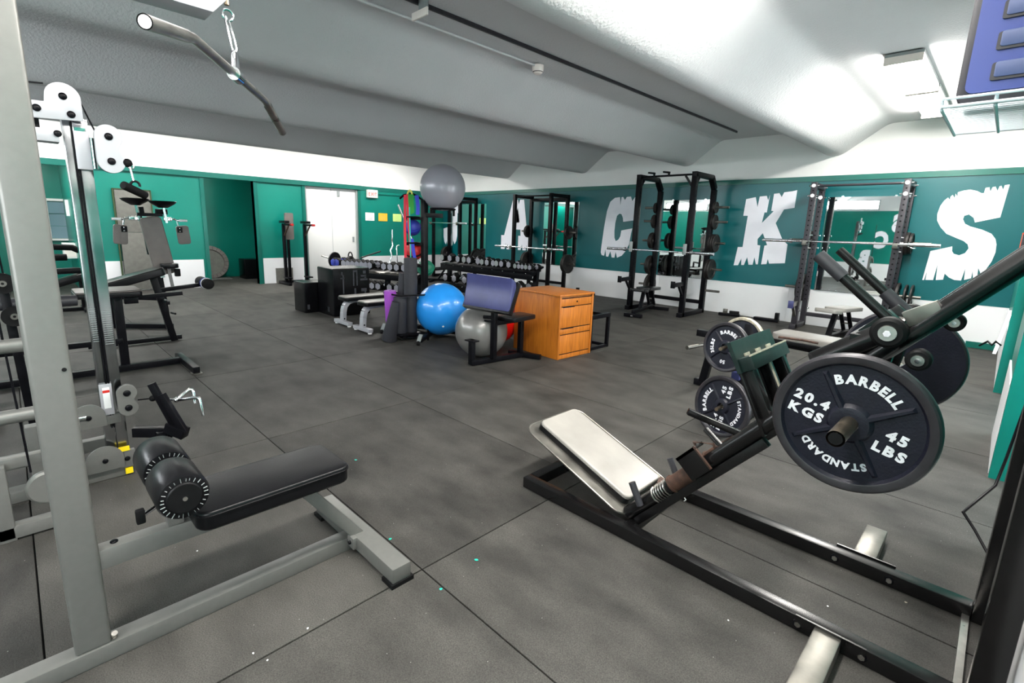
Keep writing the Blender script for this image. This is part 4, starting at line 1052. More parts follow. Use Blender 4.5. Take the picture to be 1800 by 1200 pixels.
MB().bar((-8.25, 0.88, 0.42), (-7.8, 1.36, 0.42), 0.05, 0.05, 'black').build('rail', tg, bevel=0.004)
MB().box((-7.76, 1.20, 1.485), (-7.70, 1.47, 1.525), 'black').build('head_bracket', tg, bevel=0.004)
for y, x, z in ((1.20, -7.76, 1.665), (1.48, -7.70, 1.645)):
    t_ = MB().at(Matrix.Translation((x, y, z))).lathe([(0, -.05), (.05, -.05), (.13, .0), (.155, .028), (.15, .034), (0, .03)], 'vinyl', 32).build('disc_pad', tg)
    MB().bar((x + .02, y + 0.0, z - .05), (x + .02, y + 0.02, z - .24), 0.025, 0.02, 'chrome', up=(1, 0, 0)).build('disc_stem', t_)
for s, yy in ((-1, 1.16), (1, 1.52)):
    a = MB().tube([(-7.72, yy, 1.46), (-7.72, yy + s * .08, 1.455), (-7.72, yy + s * .10, 1.44), (-7.72, yy + s * .22, 1.44)], 0.011, 'chrome', 10).build('handle_bar', tg)
    MB().tube([(-7.72, yy + s * .13, 1.44), (-7.72, yy + s * .22, 1.44)], 0.016, 'paper', 10).build('grip_end', a)
    MB().tube([(-7.72, yy + s * .10, 1.44), (-7.71, yy + s * .12, 1.33)], 0.010, 'chrome', 8).build('pad_rod', tg)
    pm = MB().at(frame((-7.69, yy + s * .155, 1.255), (0, 1, 0.08 * s), (0, 0, 1)))
    pm.prism(rrect(0.145, 0.24, 0.03, 4), -0.02, 0.015, 'vinyl_grey'); pm.at(None)
    pm = pm.build('arm_pad', tg, bevel=0.006)
    hp = MB().box((-7.672, yy + s * .115 - .03, 1.285), (-7.666, yy + s * .115 + .03, 1.355), 'black').build('hinge_plate', pm)
    for z in (1.30, 1.338): MB().ball((-7.664, yy + s * .115, z), 0.009, 'chrome', 10, 6).build('bolt', pm)
    MB().box((-7.76, yy - 0.045, 1.43), (-7.69, yy + 0.045, 1.48), 'chrome').build('clamp', tg, bevel=0.004)
MB().box((-7.78, 1.40, 1.51), (-7.72, 1.53, 1.58), 'black').build('cam_block', tg, bevel=0.006)
kp = MB().at(frame((-7.64, 1.47, 0.86), (0, 1, 0), (-1, 0, 0))); kp.prism(rrect(0.20, 0.16, 0.06, 5), -0.03, 0.03, 'vinyl'); kp.at(None)
kp.build('knee_pad', tg, bevel=0.012)
MB().bar((-7.65, 1.46, 0.83), (-7.68, 1.50, 0.50), 0.035, 0.03, 'chrome', up=(1, 0, 0)).build('knee_post', tg)
MB().cyl((-7.62, 1.55, 0.72), (-7.62, 1.55, 0.82), 0.035, 'rubber_black', 16).build('side_roller', tg, bevel=0.01)

# bench with padded arms at far left
lb = wthing('arm_curl_bench', 'black bench with thick padded arms, far left beyond the silver post', 'bench', (-10.1, 0.65, 0))
MB().bar((-10.1, 0.75, 0.0), (-10.1, 0.75, 0.62), 0.06, 0.06, 'black', up=(1, 0, 0)).build('post', lb, bevel=0.004)
MB().bar((-10.4, 0.75, 0.03), (-9.8, 0.75, 0.03), 0.05, 0.05, 'black').build('foot', lb, bevel=0.004)
MB().bar((-10.1, 0.10, 0.03), (-10.1, 0.75, 0.03), 0.05, 0.05, 'black').build('base_rail', lb, bevel=0.004)
pd = MB().at(frame((-10.0, 0.55, 0.48), (0, 0.93, 0.30), (-1, 0, 0))); pd.prism(rrect(0.62, 0.30, 0.04, 4), -0.05, 0.05, 'vinyl'); pd.at(None)
pd.build('pad', lb, bevel=0.014)
MB().bar((-10.05, 0.2, 0.62), (-10.05, 0.95, 0.64), 0.10, 0.09, 'vinyl').build('arm_pad', lb, bevel=0.03)
MB().tube([(-10.1, 0.30, 1.0), (-10.1, 0.70, 0.98), (-10.1, 0.78, 0.93)], 0.045, 'rubber_black', 14).build('head_roller', lb)
MB().cyl((-10.0, 0.45, 0.84), (-10.0, 0.62, 0.84), 0.05, 'rubber_black', 16).build('roller', lb, bevel=0.012)
# grey padded bar nearer, seen just right of the silver post
pb_ = wthing('padded_barrier', 'thick grey padded handle bar between the silver post and the chrome column', 'exercise machine', (-5.0, 0.2, 0))
MB().tube([(-4.95, -0.3, 0.83), (-4.95, 0.28, 0.83), (-4.95, 0.33, 0.83)], 0.042, 'grip', 18).build('padded_bar', pb_, bevel=0.01)
MB().bar((-4.95, -0.25, 0.0), (-4.95, -0.25, 0.82), 0.06, 0.06, 'black', up=(1, 0, 0)).build('post', pb_, bevel=0.004)
MB().bar((-5.25, -0.25, 0.03), (-4.6, -0.25, 0.03), 0.06, 0.06, 'black').build('foot', pb_, bevel=0.004)
# ------------------------------------------------------------------ small plates for the racks and power racks along the lettered wall
def small_plate(R, th, label, group, m='iron_black'):
    t = MB(); h = th / 2
    t.lathe([(0.013, -h), (0.013, h), (R * .28, h), (R * .32, h * .4), (R * .80, h * .4), (R * .86, h), (R * .97, h), (R, h * .6), (R, -h * .6), (R * .97, -h), (R * .86, -h), (R * .8, -h * .4), (R * .32, -h * .4), (R * .28, -h), (0.013, -h)], m, 36)
    return tag(t.build('weight_plate', angle=30), label, 'weight plate', group)
_pp = {}
def peg_plates(px, py, pz, sx, specs, group, where):
    """plates threaded on a peg that sticks out along sx from (px,py,pz)"""
    off = 0.0
    n = len(specs)
    for i, (R, th) in enumerate(specs):
        c = off + th / 2 + 0.002; off += th + 0.004
        lb = ('dark weight plate, %s on the %s' % ((['innermost', 'second from the upright', 'third from the upright', 'outermost'][i] if i < n - 1 else 'outermost') if n > 1 else 'single', where))
        key = (R, th)
        if key not in _pp:
            o = _pp[key] = small_plate(R, th, lb, group)
        else:
            o = dup(_pp[key], label=lb, group=group)
        place(o, (px + sx * (0.036 + c), py, pz - 0.004), (sx, 0, 0), (0, 0, 1), 17 * i)

def barbell(x0, x1, y, z, label, sag=0.0, r=0.014):
    t = wthing('barbell', label, 'barbell', ((x0 + x1) / 2, y, z), 'barbells on the racks')
    L = x1 - x0; s = 0.40 * L / 2.2
    MB().tube([(x0 + s, y, z), (x1 - s, y, z)], r, 'chrome', 14).build('shaft', t)
    for a, b in ((x0, x0 + s), (x1, x1 - s)):
        MB().tube([(a, y, z), (b, y, z)], 0.025, 'chrome', 18).build('sleeve', t)
        d = 1 if b > a else -1
        MB().tube([(b - d * .005, y, z), (b + d * .028, y, z)], 0.036, 'chrome', 20).build('collar', t)
    return t

def rack(nm, label, x0, x1, yf, yb, h, w=0.075, m='black', style='flat', pull=True, hz=1.38, spot=None, pegs=(), peg_y=None, bolts=False, foot_f=0.0, peg_len=0.26):
    t = wthing(nm, label, 'power rack', ((x0 + x1) / 2, (yf + yb) / 2, 0))
    for x in (x0, x1):
        for y in (yf, yb):
            hh = h if (style == 'flat' or y == yf) else h - 0.20
            u = MB().bar((x, y, 0.0), (x, y, hh), w, w, m, up=(0, 1, 0)).build('upright', t, bevel=0.004)
            ho = MB()
            z = 0.45
            while z < hh - 0.1:
                for s in (-1, 1):
                    ho.cyl((x, y - w / 2 - 0.0006, z), (x, y - w / 2, z), 0.0125, 'rubber_black', 8)
                ho.cyl((x + w / 2, y, z), (x + w / 2 + 0.0006, y, z), 0.0125, 'rubber_black', 8)
                z += 0.075
            ho.build('peg_holes', u, kind='stuff')
        if style == 'flat':
            MB().bar((x, yf + w / 2, h - w / 2 - .005), (x, yb - w / 2, h - w / 2 - .005), w, w, m).build('top_beam', t, bevel=0.004)
        else:
            MB().bar((x, yf - w / 2, h), (x, yb - 0.16, h), w, w, m).build('top_beam', t, bevel=0.004)
            MB().bar((x, yb - 0.17, h + 0.01), (x, yb, h - 0.19), w, w, m, up=(1, 0, 0)).build('corner_beam', t, bevel=0.004)
            MB().bar((x, yf + 0.05, h - 0.18), (x, yf + 0.17, h - 0.03), 0.03, 0.03, m).build('gusset', t)
        MB().bar((x, yf - foot_f, 0.04), (x, yb + w / 2, 0.04), w, 0.08, m).build('foot', t, bevel=0.004)
    MB().bar((x0, yb, 0.2), (x1, yb, 0.2), w * .8, w * .8, m).build('rear_brace', t, bevel=0.004)
    if style == 'flat' and not bolts:
        MB().bar((x0, yb, h - 0.10), (x1, yb, h - 0.10), w * .8, w, m).build('rear_beam', t, bevel=0.004)
    if pull: MB().tube([(x0, yf + .02, h - 0.05 if style == 'flat' else h), (x1, yf + .02, h - 0.05 if style == 'flat' else h)], 0.017, m, 14).build('pull_up_bar', t)
    if style != 'flat':
        for f in (0.28, 0.55):
            xx = x0 + (x1 - x0) * f
            MB().tube([(xx, yf - .02, h), (xx, yf - .02, h + .05), (xx, yf - .22, h + .04)], 0.016, m, 10).build('pull_up_grip', t)
        MB().bar((x1 - .04, yf, h - .2), (x1 - .17, yf, h - .02), 0.03, 0.03, m).build('brace', t)
    for x in (x0, x1):
        MB().box((x - 0.035, yf - w / 2 - 0.085, hz - 0.055), (x + 0.035, yf - w / 2, hz - 0.03), m).build('j_hook', t, bevel=0.004)
        MB().box((x - 0.03, yf - w / 2 - 0.09, hz - 0.055), (x + 0.03, yf - w / 2 - 0.07, hz + (0.13 if style != 'flat' else 0.02)), 'frame_grey' if style != 'flat' else 'wornsteel').build('hook_lip', t, bevel=0.003)
    if spot:
        z, ln, mm = spot
        for x in (x0, x1):
            a = MB().bar((x, yf - w / 2, z), (x, yf - ln, z - .01), 0.05, 0.07, mm).build('spotter_arm', t, bevel=0.004)
            MB().box((x - 0.04, yf - ln - 0.012, z - 0.06), (x + 0.04, yf - ln, z + 0.06), 'vinyl_blue' if mm != m else m).build('end_plate', a, bevel=0.003)
            MB().bar((x, yf - w / 2 - .01, z - .2), (x, yf - w / 2 - .16, z - .03), 0.04, 0.03, mm).build('spotter_gusset', t)
    py = yb if peg_y is None else peg_y
    for s, z in pegs:
        x = x0 if s < 0 else x1
        MB().tube([(x + s * w / 2, py, z), (x + s * (w / 2 + peg_len), py, z)], 0.022, 'wornsteel', 14).build('storage_peg', t)
    if bolts:
        for x in (x0, x1):
            for y in (yf, yb):
                for z in (h - 0.05, h - 0.20):
                    MB().cyl((x, y - w / 2, z), (x, y - w / 2 - 0.012, z), 0.027, 'paper' if y == yf else 'chrome', 14).build('bolt', t)
                    MB().cyl((x + w / 2, y, z), (x + w / 2 + 0.03, y, z), 0.013, 'chrome', 10).build('bolt', t)
                    MB().cyl((x - w / 2, y, z), (x - w / 2 - 0.03, y, z), 0.013, 'chrome', 10).build('bolt', t)
                for z in (0.3, 1.3, 1.5):
                    MB().cyl((x + w / 2, y, z), (x + w / 2 + 0.03, y, z), 0.012, 'chrome', 10).build('bolt', t)
    return t

# corner rack, J
rack('power_rack', 'black power rack in the far corner in front of the letter J', -11.86, -10.67, 8.92, 9.50, 2.27, hz=1.56, pegs=((-1, 0.66), (1, 0.66)))
barbell(-12.28, -10.30, 8.83, 1.56, 'barbell racked on the corner rack by the letter J')
peg_plates(-11.86, 9.50, 0.66, -1, [(0.225, .045), (0.225, .045)], 'plates on the corner rack', 'left peg of the corner rack')
peg_plates(-10.67, 9.50, 0.66, 1, [(0.225, .045), (0.17, .03)], 'plates on the corner rack', 'right peg of the corner rack')
# rack at A
rack('power_rack', 'black power rack in front of the letter A', -8.53, -7.40, 8.85, 9.45, 2.27, hz=1.03, pegs=((-1, 1.41), (1, 1.41), (-1, 0.68), (1, 0.68)))
barbell(-9.08, -6.92, 8.76, 1.03, 'barbell racked at mid height in front of the letter A')
for s, x, nm_ in ((-1, -8.53, 'left'), (1, -7.40, 'right')):
    peg_plates(x, 9.45, 1.41, s, [(0.155, .035), (0.155, .03)], 'plates on the rack at A', 'upper %s peg of the rack at the letter A' % nm_)
    peg_plates(x, 9.45, 0.68, s, [(0.225, .045), (0.225, .045)], 'plates on the rack at A', 'lower %s peg of the rack at the letter A' % nm_)
# tall rack between C and K
rack('power_rack', 'tall black power rack with angled top corners between letters C and K', -4.98, -3.93, 8.46, 9.28, 2.46, style='angled', hz=1.16, w=0.085, spot=(0.60, 0.42, 'black'), foot_f=0.10,
     pegs=[(s, z) for s in (-1, 1) for z in (1.95, 1.69, 1.31, 0.83, 0.43)])
barbell(-5.51, -3.43, 8.36, 1.145, 'barbell racked on the tall rack between letters C and K')
for s, x, nm_ in ((-1, -4.98, 'left'), (1, -3.93, 'right')):
    for z, spec, pn in ((1.95, [(0.105, .02), (0.105, .02)], 'top'), (1.69, [(0.135, .025), (0.135, .025)], 'second'), (1.31, [(0.165, .035)] * (3 if s > 0 else 2), 'third'), (0.83, [(0.19, .04)] * 2, 'fourth')):
        peg_plates(x, 9.28, z, s, spec, 'plates on the tall rack', '%s %s peg of the tall rack' % (pn, nm_))
peg_plates(-4.98, 9.28, 0.43, -1, [(0.225, .045)], 'plates on the tall rack', 'lowest left peg of the tall rack')
# perforated rack between K and S
rack('power_rack', 'black perforated power rack with white bolts between letters K and S', -2.27, -1.135, 9.02, 9.50, 2.30, w=0.078, m='rack_grey', hz=1.40, bolts=True, spot=(0.42, 0.32, 'wornsteel'), foot_f=0.12, peg_len=0.30,
     pegs=((-1, 1.42), (1, 1.42), (-1, 0.64), (1, 0.64)))
barbell(-2.88, -0.65, 8.92, 1.405, 'barbell racked on the perforated rack between letters K and S')
peg_plates(-2.27, 9.50, 1.42, -1, [(0.15, .035), (0.15, .035)], 'plates on the perforated rack', 'upper left peg of the perforated rack')
peg_plates(-1.135, 9.50, 1.42, 1, [(0.17, .045), (0.155, .04)], 'plates on the perforated rack', 'upper right peg of the perforated rack')
peg_plates(-2.27, 9.50, 0.64, -1, [(0.225, .045), (0.225, .045)], 'plates on the perforated rack', 'lower left peg of the perforated rack')
peg_plates(-1.135, 9.50, 0.64, 1, [(0.2, .045)], 'plates on the perforated rack', 'lower right peg of the perforated rack nearest the upright')
for i, dx in enumerate((0.12, 0.19)):
    o = small_plate(0.185, 0.028, 'thin weight plate, %s of the two spaced out on the lower right peg' % ['inner', 'outer'][i], 'plates on the perforated rack')
    place(o, (-1.135 + 0.036 + dx, 9.50, 0.636), (1, 0, 0), (0, 0, 1), 0)
sc = wthing('spring_collar', 'bent wire spring collar on the barbell in front of the letter S', 'spring collar', (-0.98, 8.92, 1.40))
MB().tube([(-0.99 + .006 * math.cos(a), 8.92 + .029 * math.cos(a), 1.405 + .029 * math.sin(a)) for a in [2 * PI * k / 18 for k in range(18)]], 0.003, 'chrome', 6, closed=True).build('coil', sc)
MB().tube([(-0.99, 8.90, 1.385), (-0.94, 8.87, 1.36), (-0.90, 8.87, 1.355), (-0.91, 8.88, 1.375)], 0.003, 'chrome', 6).build('grip', sc)

# ------------------------------------------------------------------ benches by the racks
def incline_bench(label, x, y, rz, seatm='vinyl', h=0.45):
    t = thing('adjustable_bench', label, 'bench', (x, y, 0), rz)
    a = MB().at(frame((0.0, -0.18, h), (0, 1, 0.05), (-1, 0, 0))); a.prism(rrect(0.72, 0.27, 0.05, 4), -0.03, 0.025, seatm); a.at(None)
    a.build('back_pad', t, bevel=0.01)
    a = MB().at(frame((0.0, 0.36, h + 0.01), (0, 1, 0.12), (-1, 0, 0))); a.prism(rrect(0.30, 0.27, 0.05, 4), -0.03, 0.025, seatm); a.at(None)
    a.build('seat_pad', t, bevel=0.01)
    MB().bar((0, -0.55, 0.10), (0, 0.60, 0.10), 0.07, 0.06, 'black').build('spine', t, bevel=0.004)
    MB().bar((-0.30, -0.58, 0.04), (0.30, -0.58, 0.04), 0.06, 0.06, 'black').build('foot', t, bevel=0.004)
    MB().bar((-0.16, 0.60, 0.04), (0.16, 0.60, 0.04), 0.06, 0.06, 'black').build('foot', t, bevel=0.004)
    MB().bar((0, 0.25, 0.10), (0, 0.10, h - 0.04), 0.06, 0.06, 'black', up=(1, 0, 0)).build('post', t, bevel=0.004)
    for s in (-1, 1): MB().bar((s * .05, -0.45, 0.12), (s * .05, -0.22, h - .05), 0.02, 0.05, 'black', up=(1, 0, 0)).build('ladder_strut', t)
    MB().bar((-.05, -0.36, 0.24), (.05, -0.36, 0.24), 0.02, 0.02, 'wornsteel').build('ladder_pin', t)
    MB().box((-0.02, 0.61, 0.03), (0.02, 0.68, 0.05), 'chrome').build('handle', t)
    return t
incline_bench('black adjustable bench inside the tall rack between letters C and K', -4.55, 8.25, math.radians(-168))
b_ = incline_bench('black adjustable bench with shiny pad by the perforated rack', -1.56, 8.35, math.radians(172), 'pad_silver', 0.47)  # silver pad colour stands in for the white reflection on black vinyl
# floor fittings at the wall
fp_ = wthing('floor_anchor', 'small black floor anchor with pale post at the wall right of the tall rack', 'floor anchor', (-3.5, 9.35, 0))
MB().bar((-3.6, 9.3, 0.03), (-3.25, 9.38, 0.03), 0.06, 0.05, 'black').build('base', fp_, bevel=0.006)
MB().box((-3.52, 9.28, 0.05), (-3.45, 9.33, 0.13), 'wornsteel').build('bracket', fp_, bevel=0.003)
MB().cyl((-3.42, 9.33, 0.075), (-3.26, 9.37, 0.075), 0.03, 'rubber_black', 14).build('roller', fp_, bevel=0.006)
fp_ = wthing('floor_anchor', 'black floor anchor left of the perforated rack', 'floor anchor', (-2.72, 9.35, 0))
MB().bar((-3.0, 9.38, 0.03), (-2.6, 9.38, 0.03), 0.10, 0.05, 'black').build('base', fp_, bevel=0.006)
MB().box((-2.66, 9.33, 0.05), (-2.60, 9.40, 0.17), 'black').build('bracket', fp_, bevel=0.003)
fp_ = wthing('floor_anchor', 'small black floor anchor at the wall left of the tall rack', 'floor anchor', (-6.8, 9.4, 0))
MB().bar((-7.0, 9.42, 0.03), (-6.5, 9.46, 0.03), 0.10, 0.05, 'black').build('base', fp_, bevel=0.006)
MB().box((-6.98, 9.40, 0.05), (-6.92, 9.46, 0.15), 'black').build('bracket', fp_, bevel=0.003)
# ------------------------------------------------------------------ plate tree and padded machine behind the leg press
pt = wthing('plate_loaded_machine', 'black plate-loaded machine with weight horns behind the leg press', 'exercise machine', (-1.35, 4.2, 0))
MB().bar((-1.28, 3.72, 0.05), (-1.28, 5.9, 0.05), 0.07, 0.07, 'black').build('base_rail', pt, bevel=0.004)
MB().bar((-1.98, 4.72, 0.04), (-0.9, 4.72, 0.04), 0.06, 0.06, 'black').build('foot_crossbar', pt, bevel=0.004)
MB().bar((-1.90, 4.72, 0.05), (-1.78, 4.62, 0.60), 0.07, 0.06, 'black', up=(0, 1, 0)).build('post', pt, bevel=0.004)
MB().bar((-1.95, 4.60, 0.55), (-1.55, 4.55, 0.55), 0.06, 0.06, 'black').build('horn_beam', pt, bevel=0.004)
MB().tube([(-1.85, 4.6, 0.46), (-1.93, 4.35, 0.44)], 0.02, 'wornsteel', 14).build('weight_horn', pt)
MB().bar((-1.28, 3.80, 0.05), (-1.28, 3.98, 0.80), 0.08, 0.07, 'black', up=(0, 1, 0)).build('main_post', pt, bevel=0.004)
MB().bar((-1.30, 3.82, 0.42), (-1.26, 4.7, 0.45), 0.06, 0.06, 'vinyl_blue').build('swing_arm', pt, bevel=0.004)
MB().tube([(-1.29, 3.95, 0.235), (-1.29, 3.50, 0.235)], 0.0135, 'brass', 16).build('weight_horn', pt)
MB().tube([(-1.35, 4.1, 0.655), (-1.35, 3.60, 0.655)], 0.0135, 'brass', 16).build('weight_horn', pt)
p45 = plate('weight_plate', 0.225, 0.04, 'black 45 pound plate with white lettering, low on the machine behind the leg press', 'plates on the rear machine', txt=T45())
place(p45, (-1.29, 3.60, 0.235), (-0.25, -1, 0.10), (0, 0, 1), 82)
T35 = [('arc', 'BARBELL', 0.036, 0.100, 78), ('arc', '35LBS', 0.036, 0.100, 186), ('arc', '50', 0.036, 0.100, 268)]
p35 = plate('weight_plate', 0.185, 0.036, 'black 35 pound plate with white lettering above the 45 pound one, behind the leg press', 'plates on the rear machine', txt=T35)
place(p35, (-1.35, 3.70, 0.655), (-0.25, -1, 0.10), (0, 0, 1), 0)
p25 = plate('weight_plate', 0.185, 0.034, 'weight plate with pale rim just behind the 35 pound plate', 'plates on the rear machine', rim='edge_cream', style='plain')
place(p25, (-1.33, 3.95, 0.67), (-0.25, -1, 0.10), (0, 0, 1), 0)
pb = MB().at(frame((-1.25, 5.62, 0.47), (1, -0.10, 0.0), (0, 1, 0)))
gb = wthing('flat_bench', 'grey padded flat bench beyond the leg press, in front of the perforated rack', 'bench', (-1.2, 5.7, 0))
pb.prism(rrect(0.62, 0.34, 0.06, 4), -0.03, 0.035, 'pad_silver'); pb.at(None)
pb.build('pad', gb, bevel=0.014, bseg=3)
pb = MB().at(frame((-1.25, 5.62, 0.43), (1, -0.10, 0.0), (0, 1, 0))); pb.prism(rrect(0.60, 0.32, 0.05, 4), -0.03, 0.012, 'vinyl'); pb.at(None)
pb.build('pad_base', gb, bevel=0.006)
MB().bar((-1.05, 5.55, 0.0), (-1.05, 5.55, 0.40), 0.07, 0.07, 'black', up=(1, 0, 0)).build('leg', gb, bevel=0.004)
MB().bar((-1.48, 5.66, 0.0), (-1.48, 5.66, 0.40), 0.06, 0.06, 'black', up=(1, 0, 0)).build('leg', gb, bevel=0.004)
MB().bar((-1.6, 5.66, 0.37), (-0.8, 5.52, 0.37), 0.06, 0.05, 'black').build('frame', gb, bevel=0.004)
up_ = MB().at(frame((-0.78, 5.5, 0.52), (0.35, -0.03, 1), (0, 1, 0))); up_.prism(rrect(0.34, 0.36, 0.05, 4), -0.04, 0.03, 'vinyl'); up_.at(None)
up_.build('back_pad', gb, bevel=0.012)
MB().tube([(-1.45, 5.30, 0.50), (-1.25, 5.34, 0.50), (-1.12, 5.36, 0.49)], 0.012, 'rust', 10).build('side_handle', gb)

# ------------------------------------------------------------------ wooden cabinet
cb = thing('file_cabinet', 'oak two drawer filing cabinet standing on the rubber floor mid room', 'cabinet', (-3.43, 4.345, 0), math.radians(-3.0))
Wd, Dp, H = 0.74, 0.60, 0.73     # front runs along local y, body goes back along -x
MB().box((-Wd, 0.0, 0.0), (-0.02, Dp, H), 'oak').build('carcass', cb, bevel=0.004)
MB().box((-Wd - .005, -0.008, H), (0.005, Dp + .008, H + 0.022), 'oak').build('top', cb, bevel=0.006)
for y0, y1 in ((0.0, 0.028), (Dp - 0.028, Dp)):
    MB().box((-0.02, y0, 0.0), (0.0, y1, H), 'oak').build('stile', cb, bevel=0.003)
for z0, z1, nm_ in ((0.615, 0.70, 'drawer'), (0.365, 0.605, 'drawer'), (0.29, 0.355, 'drawer'), (0.06, 0.28, 'drawer'), (0.0, 0.05, 'plinth')):
    MB().box((-0.018, 0.034, z0), (-0.006, Dp - 0.034, z1), 'oak').build(nm_ if z1 - z0 > .1 else ('plinth' if z0 == 0 else 'drawer_rail'), cb, bevel=0.003)
MB().cyl((-0.006, Dp * .5, 0.66), (-0.002, Dp * .5, 0.66), 0.011, 'black', 14).build('lock', cb)
for z in (0.612, 0.36, 0.285, 0.055, 0.706): MB().box((-0.0195, 0.03, z - .005), (-0.0075, Dp - 0.03, z + .003), 'black').build('shadow_gap', cb)
for z in (0.606, 0.356): MB().box((-0.019, 0.06, z - .006), (-0.004, 0.26, z + .004), 'black').build('finger_pull', cb)
# low steel frame behind the cabinet
lf = wthing('low_frame', 'low black square tube bench frame behind the oak cabinet', 'bench frame', (-3.7, 5.15, 0))
for y in (5.02, 5.40):
    MB().bar((-3.47, y, 0.0), (-3.47, y, 0.42), 0.04, 0.04, 'black', up=(1, 0, 0)).build('leg', lf, bevel=0.003)
    MB().bar((-4.4, y, 0.0), (-4.4, y, 0.42), 0.04, 0.04, 'black', up=(1, 0, 0)).build('leg', lf, bevel=0.003)
    MB().bar((-4.4, y, 0.02), (-3.47, y, 0.02), 0.04, 0.035, 'black').build('floor_rail', lf, bevel=0.003)
    MB().bar((-4.4, y, 0.41), (-3.47, y, 0.41), 0.04, 0.04, 'black').build('top_rail', lf, bevel=0.003)
MB().bar((-3.47, 5.0, 0.42), (-3.47, 5.42, 0.42), 0.05, 0.05, 'black').build('end_rail', lf, bevel=0.003)
MB().bar((-3.47, 5.02, 0.02), (-3.47, 5.40, 0.02), 0.04, 0.035, 'black').build('floor_tie', lf, bevel=0.003)

# ------------------------------------------------------------------ preacher curl bench
pc = wthing('preacher_curl_bench', 'black preacher curl bench with dull blue arm pad in front of the grey ball', 'bench', (-3.8, 3.8, 0))
MB().bar((-3.865, 3.41, 0.035), (-3.79, 4.14, 0.035), 0.055, 0.055, 'black').build('base_rail', pc, bevel=0.004)
MB().bar((-3.96, 4.09, 0.03), (-3.57, 4.21, 0.03), 0.055, 0.055, 'black').build('rear_foot', pc, bevel=0.004)
MB().bar((-3.865, 3.42, 0.02), (-3.865, 3.42, 0.29), 0.055, 0.055, 'black', up=(1, 0, 0)).build('front_post', pc, bevel=0.004)
MB().box((-3.93, 3.37, 0.275), (-3.79, 3.46, 0.29), 'black').build('front_plate', pc, bevel=0.003)
MB().bar((-3.80, 3.68, 0.05), (-3.80, 3.68, 0.70), 0.055, 0.055, 'black', up=(1, 0, 0)).build('pad_post', pc, bevel=0.004)
MB().bar((-3.79, 4.10, 0.05), (-3.79, 4.10, 0.49), 0.052, 0.052, 'black', up=(1, 0, 0)).build('seat_post', pc, bevel=0.004)
MB().bar((-3.80, 3.68, 0.45), (-3.79, 4.12, 0.45), 0.043, 0.048, 'black').build('seat_rail', pc, bevel=0.004)
s_ = MB().at(frame((-3.735, 3.96, 0.503), (-0.1, 1, 0), (-1, -0.1, 0))); s_.prism(rrect(0.42, 0.26, 0.04, 4), -0.03, 0.02, 'vinyl'); s_.at(None)
s_.build('seat', pc, bevel=0.01)
PF = frame((-3.775, 3.58, 0.775), (-1, -0.28, 0.04), (0.12, -0.42, -0.88))
pad = MB().at(PF)
hw, hh = 0.285, 0.167
nx, nz = 10, 8; vs = []; fs = []
for k, zz in ((0, 0.05), (1, -0.05)):
    for j in range(nz + 1):
        for i in range(nx + 1):
            u = -1 + 2 * i / nx; v = -1 + 2 * j / nz
            vs.append((u * hw, v * hh, zz + 0.05 * (v * v) * (1 if v < 0 else -.4) - 0.03 * v))
n_ = (nx + 1) * (nz + 1)
for j in range(nz):
    for i in range(nx):
        a = j * (nx + 1) + i
        fs.append((a, a + 1, a + nx + 2, a + nx + 1)); fs.append((n_ + a, n_ + a + nx + 1, n_ + a + nx + 2, n_ + a + 1))
for i in range(nx):
    fs.append((i, n_ + i, n_ + i + 1, i + 1)); a = nz * (nx + 1) + i; fs.append((a, a + 1, n_ + a + 1, n_ + a))
for j in range(nz):
    a = j * (nx + 1); fs.append((a, a + nx + 1, n_ + a + nx + 1, n_ + a)); a += nx; fs.append((a, n_ + a, n_ + a + nx + 1, a + nx + 1))
pad.add(vs, fs, 'vinyl_blue', True); pad.at(None)
pad.build('arm_pad', pc, bevel=0.02, bseg=3)
pk = MB().at(PF @ Matrix.Translation((0, 0, -0.04)))
pk.box((-hw - .008, -hh - .01, -0.035), (hw + .008, hh + .01, 0.045), 'vinyl'); pk.at(None)
pk.build('pad_back', pc, bevel=0.012)
MB().bar((-3.80, 3.68, 0.68), (-3.79, 3.63, 0.73), 0.11, 0.11, 'black').build('pad_bracket', pc, bevel=0.004)
MB().tube([(-3.90, 3.63, 0.47), (-3.77, 3.67, 0.47)], 0.011, 'black', 10).build('pop_pin', pc)
MB().tube([(-3.91, 3.62, 0.51), (-3.80, 3.68, 0.515)], 0.019, 'black', 10).build('clamp_knob', pc)

# ------------------------------------------------------------------ swiss balls
def sball(label, c, r, m, nm='exercise_ball'):
    t = MB()
    vs = []; fs = []; seg, rings = 48, 40
    for i in range(rings + 1):
        th = PI * i / rings
        rr = r * (1 + 0.0028 * math.cos(th * 44) * math.sin(th))
        for j in range(seg):
            a = 2 * PI * j / seg; vs.append((rr * math.sin(th) * math.cos(a), rr * math.sin(th) * math.sin(a), -rr * math.cos(th)))
    for i in range(rings):
        for j in range(seg): fs.append((i * seg + j, i * seg + (j + 1) % seg, (i + 1) * seg + (j + 1) % seg, (i + 1) * seg + j))
    o = t.add(vs, fs, m, True).build(nm)
    o.location = c
    tag(o, label, 'exercise ball')
    v = MB().cyl((0, 0, r * .998), (0, 0, r * 1.004), 0.014, 'paper', 14).build('valve_plug', o)
    v.rotation_euler = (0, 0, 0)
    return o
b1 = sball('large glossy blue exercise ball on the floor', (-5.15, 4.01, 0.392), 0.344, 'ball_blue'); b1.rotation_euler = (0.5, 2.2, 0)
b2 = sball('grey exercise ball on the floor behind the preacher bench', (-4.11, 3.777, 0.302), 0.302, 'ball_pewter'); b2.rotation_euler = (0.9, 2.4, 0)
b3 = sball('red exercise ball behind the preacher bench', (-4.48, 4.33, 0.314), 0.312, 'ball_red'); b3.rotation_euler = (0.2, 2.0, 0)
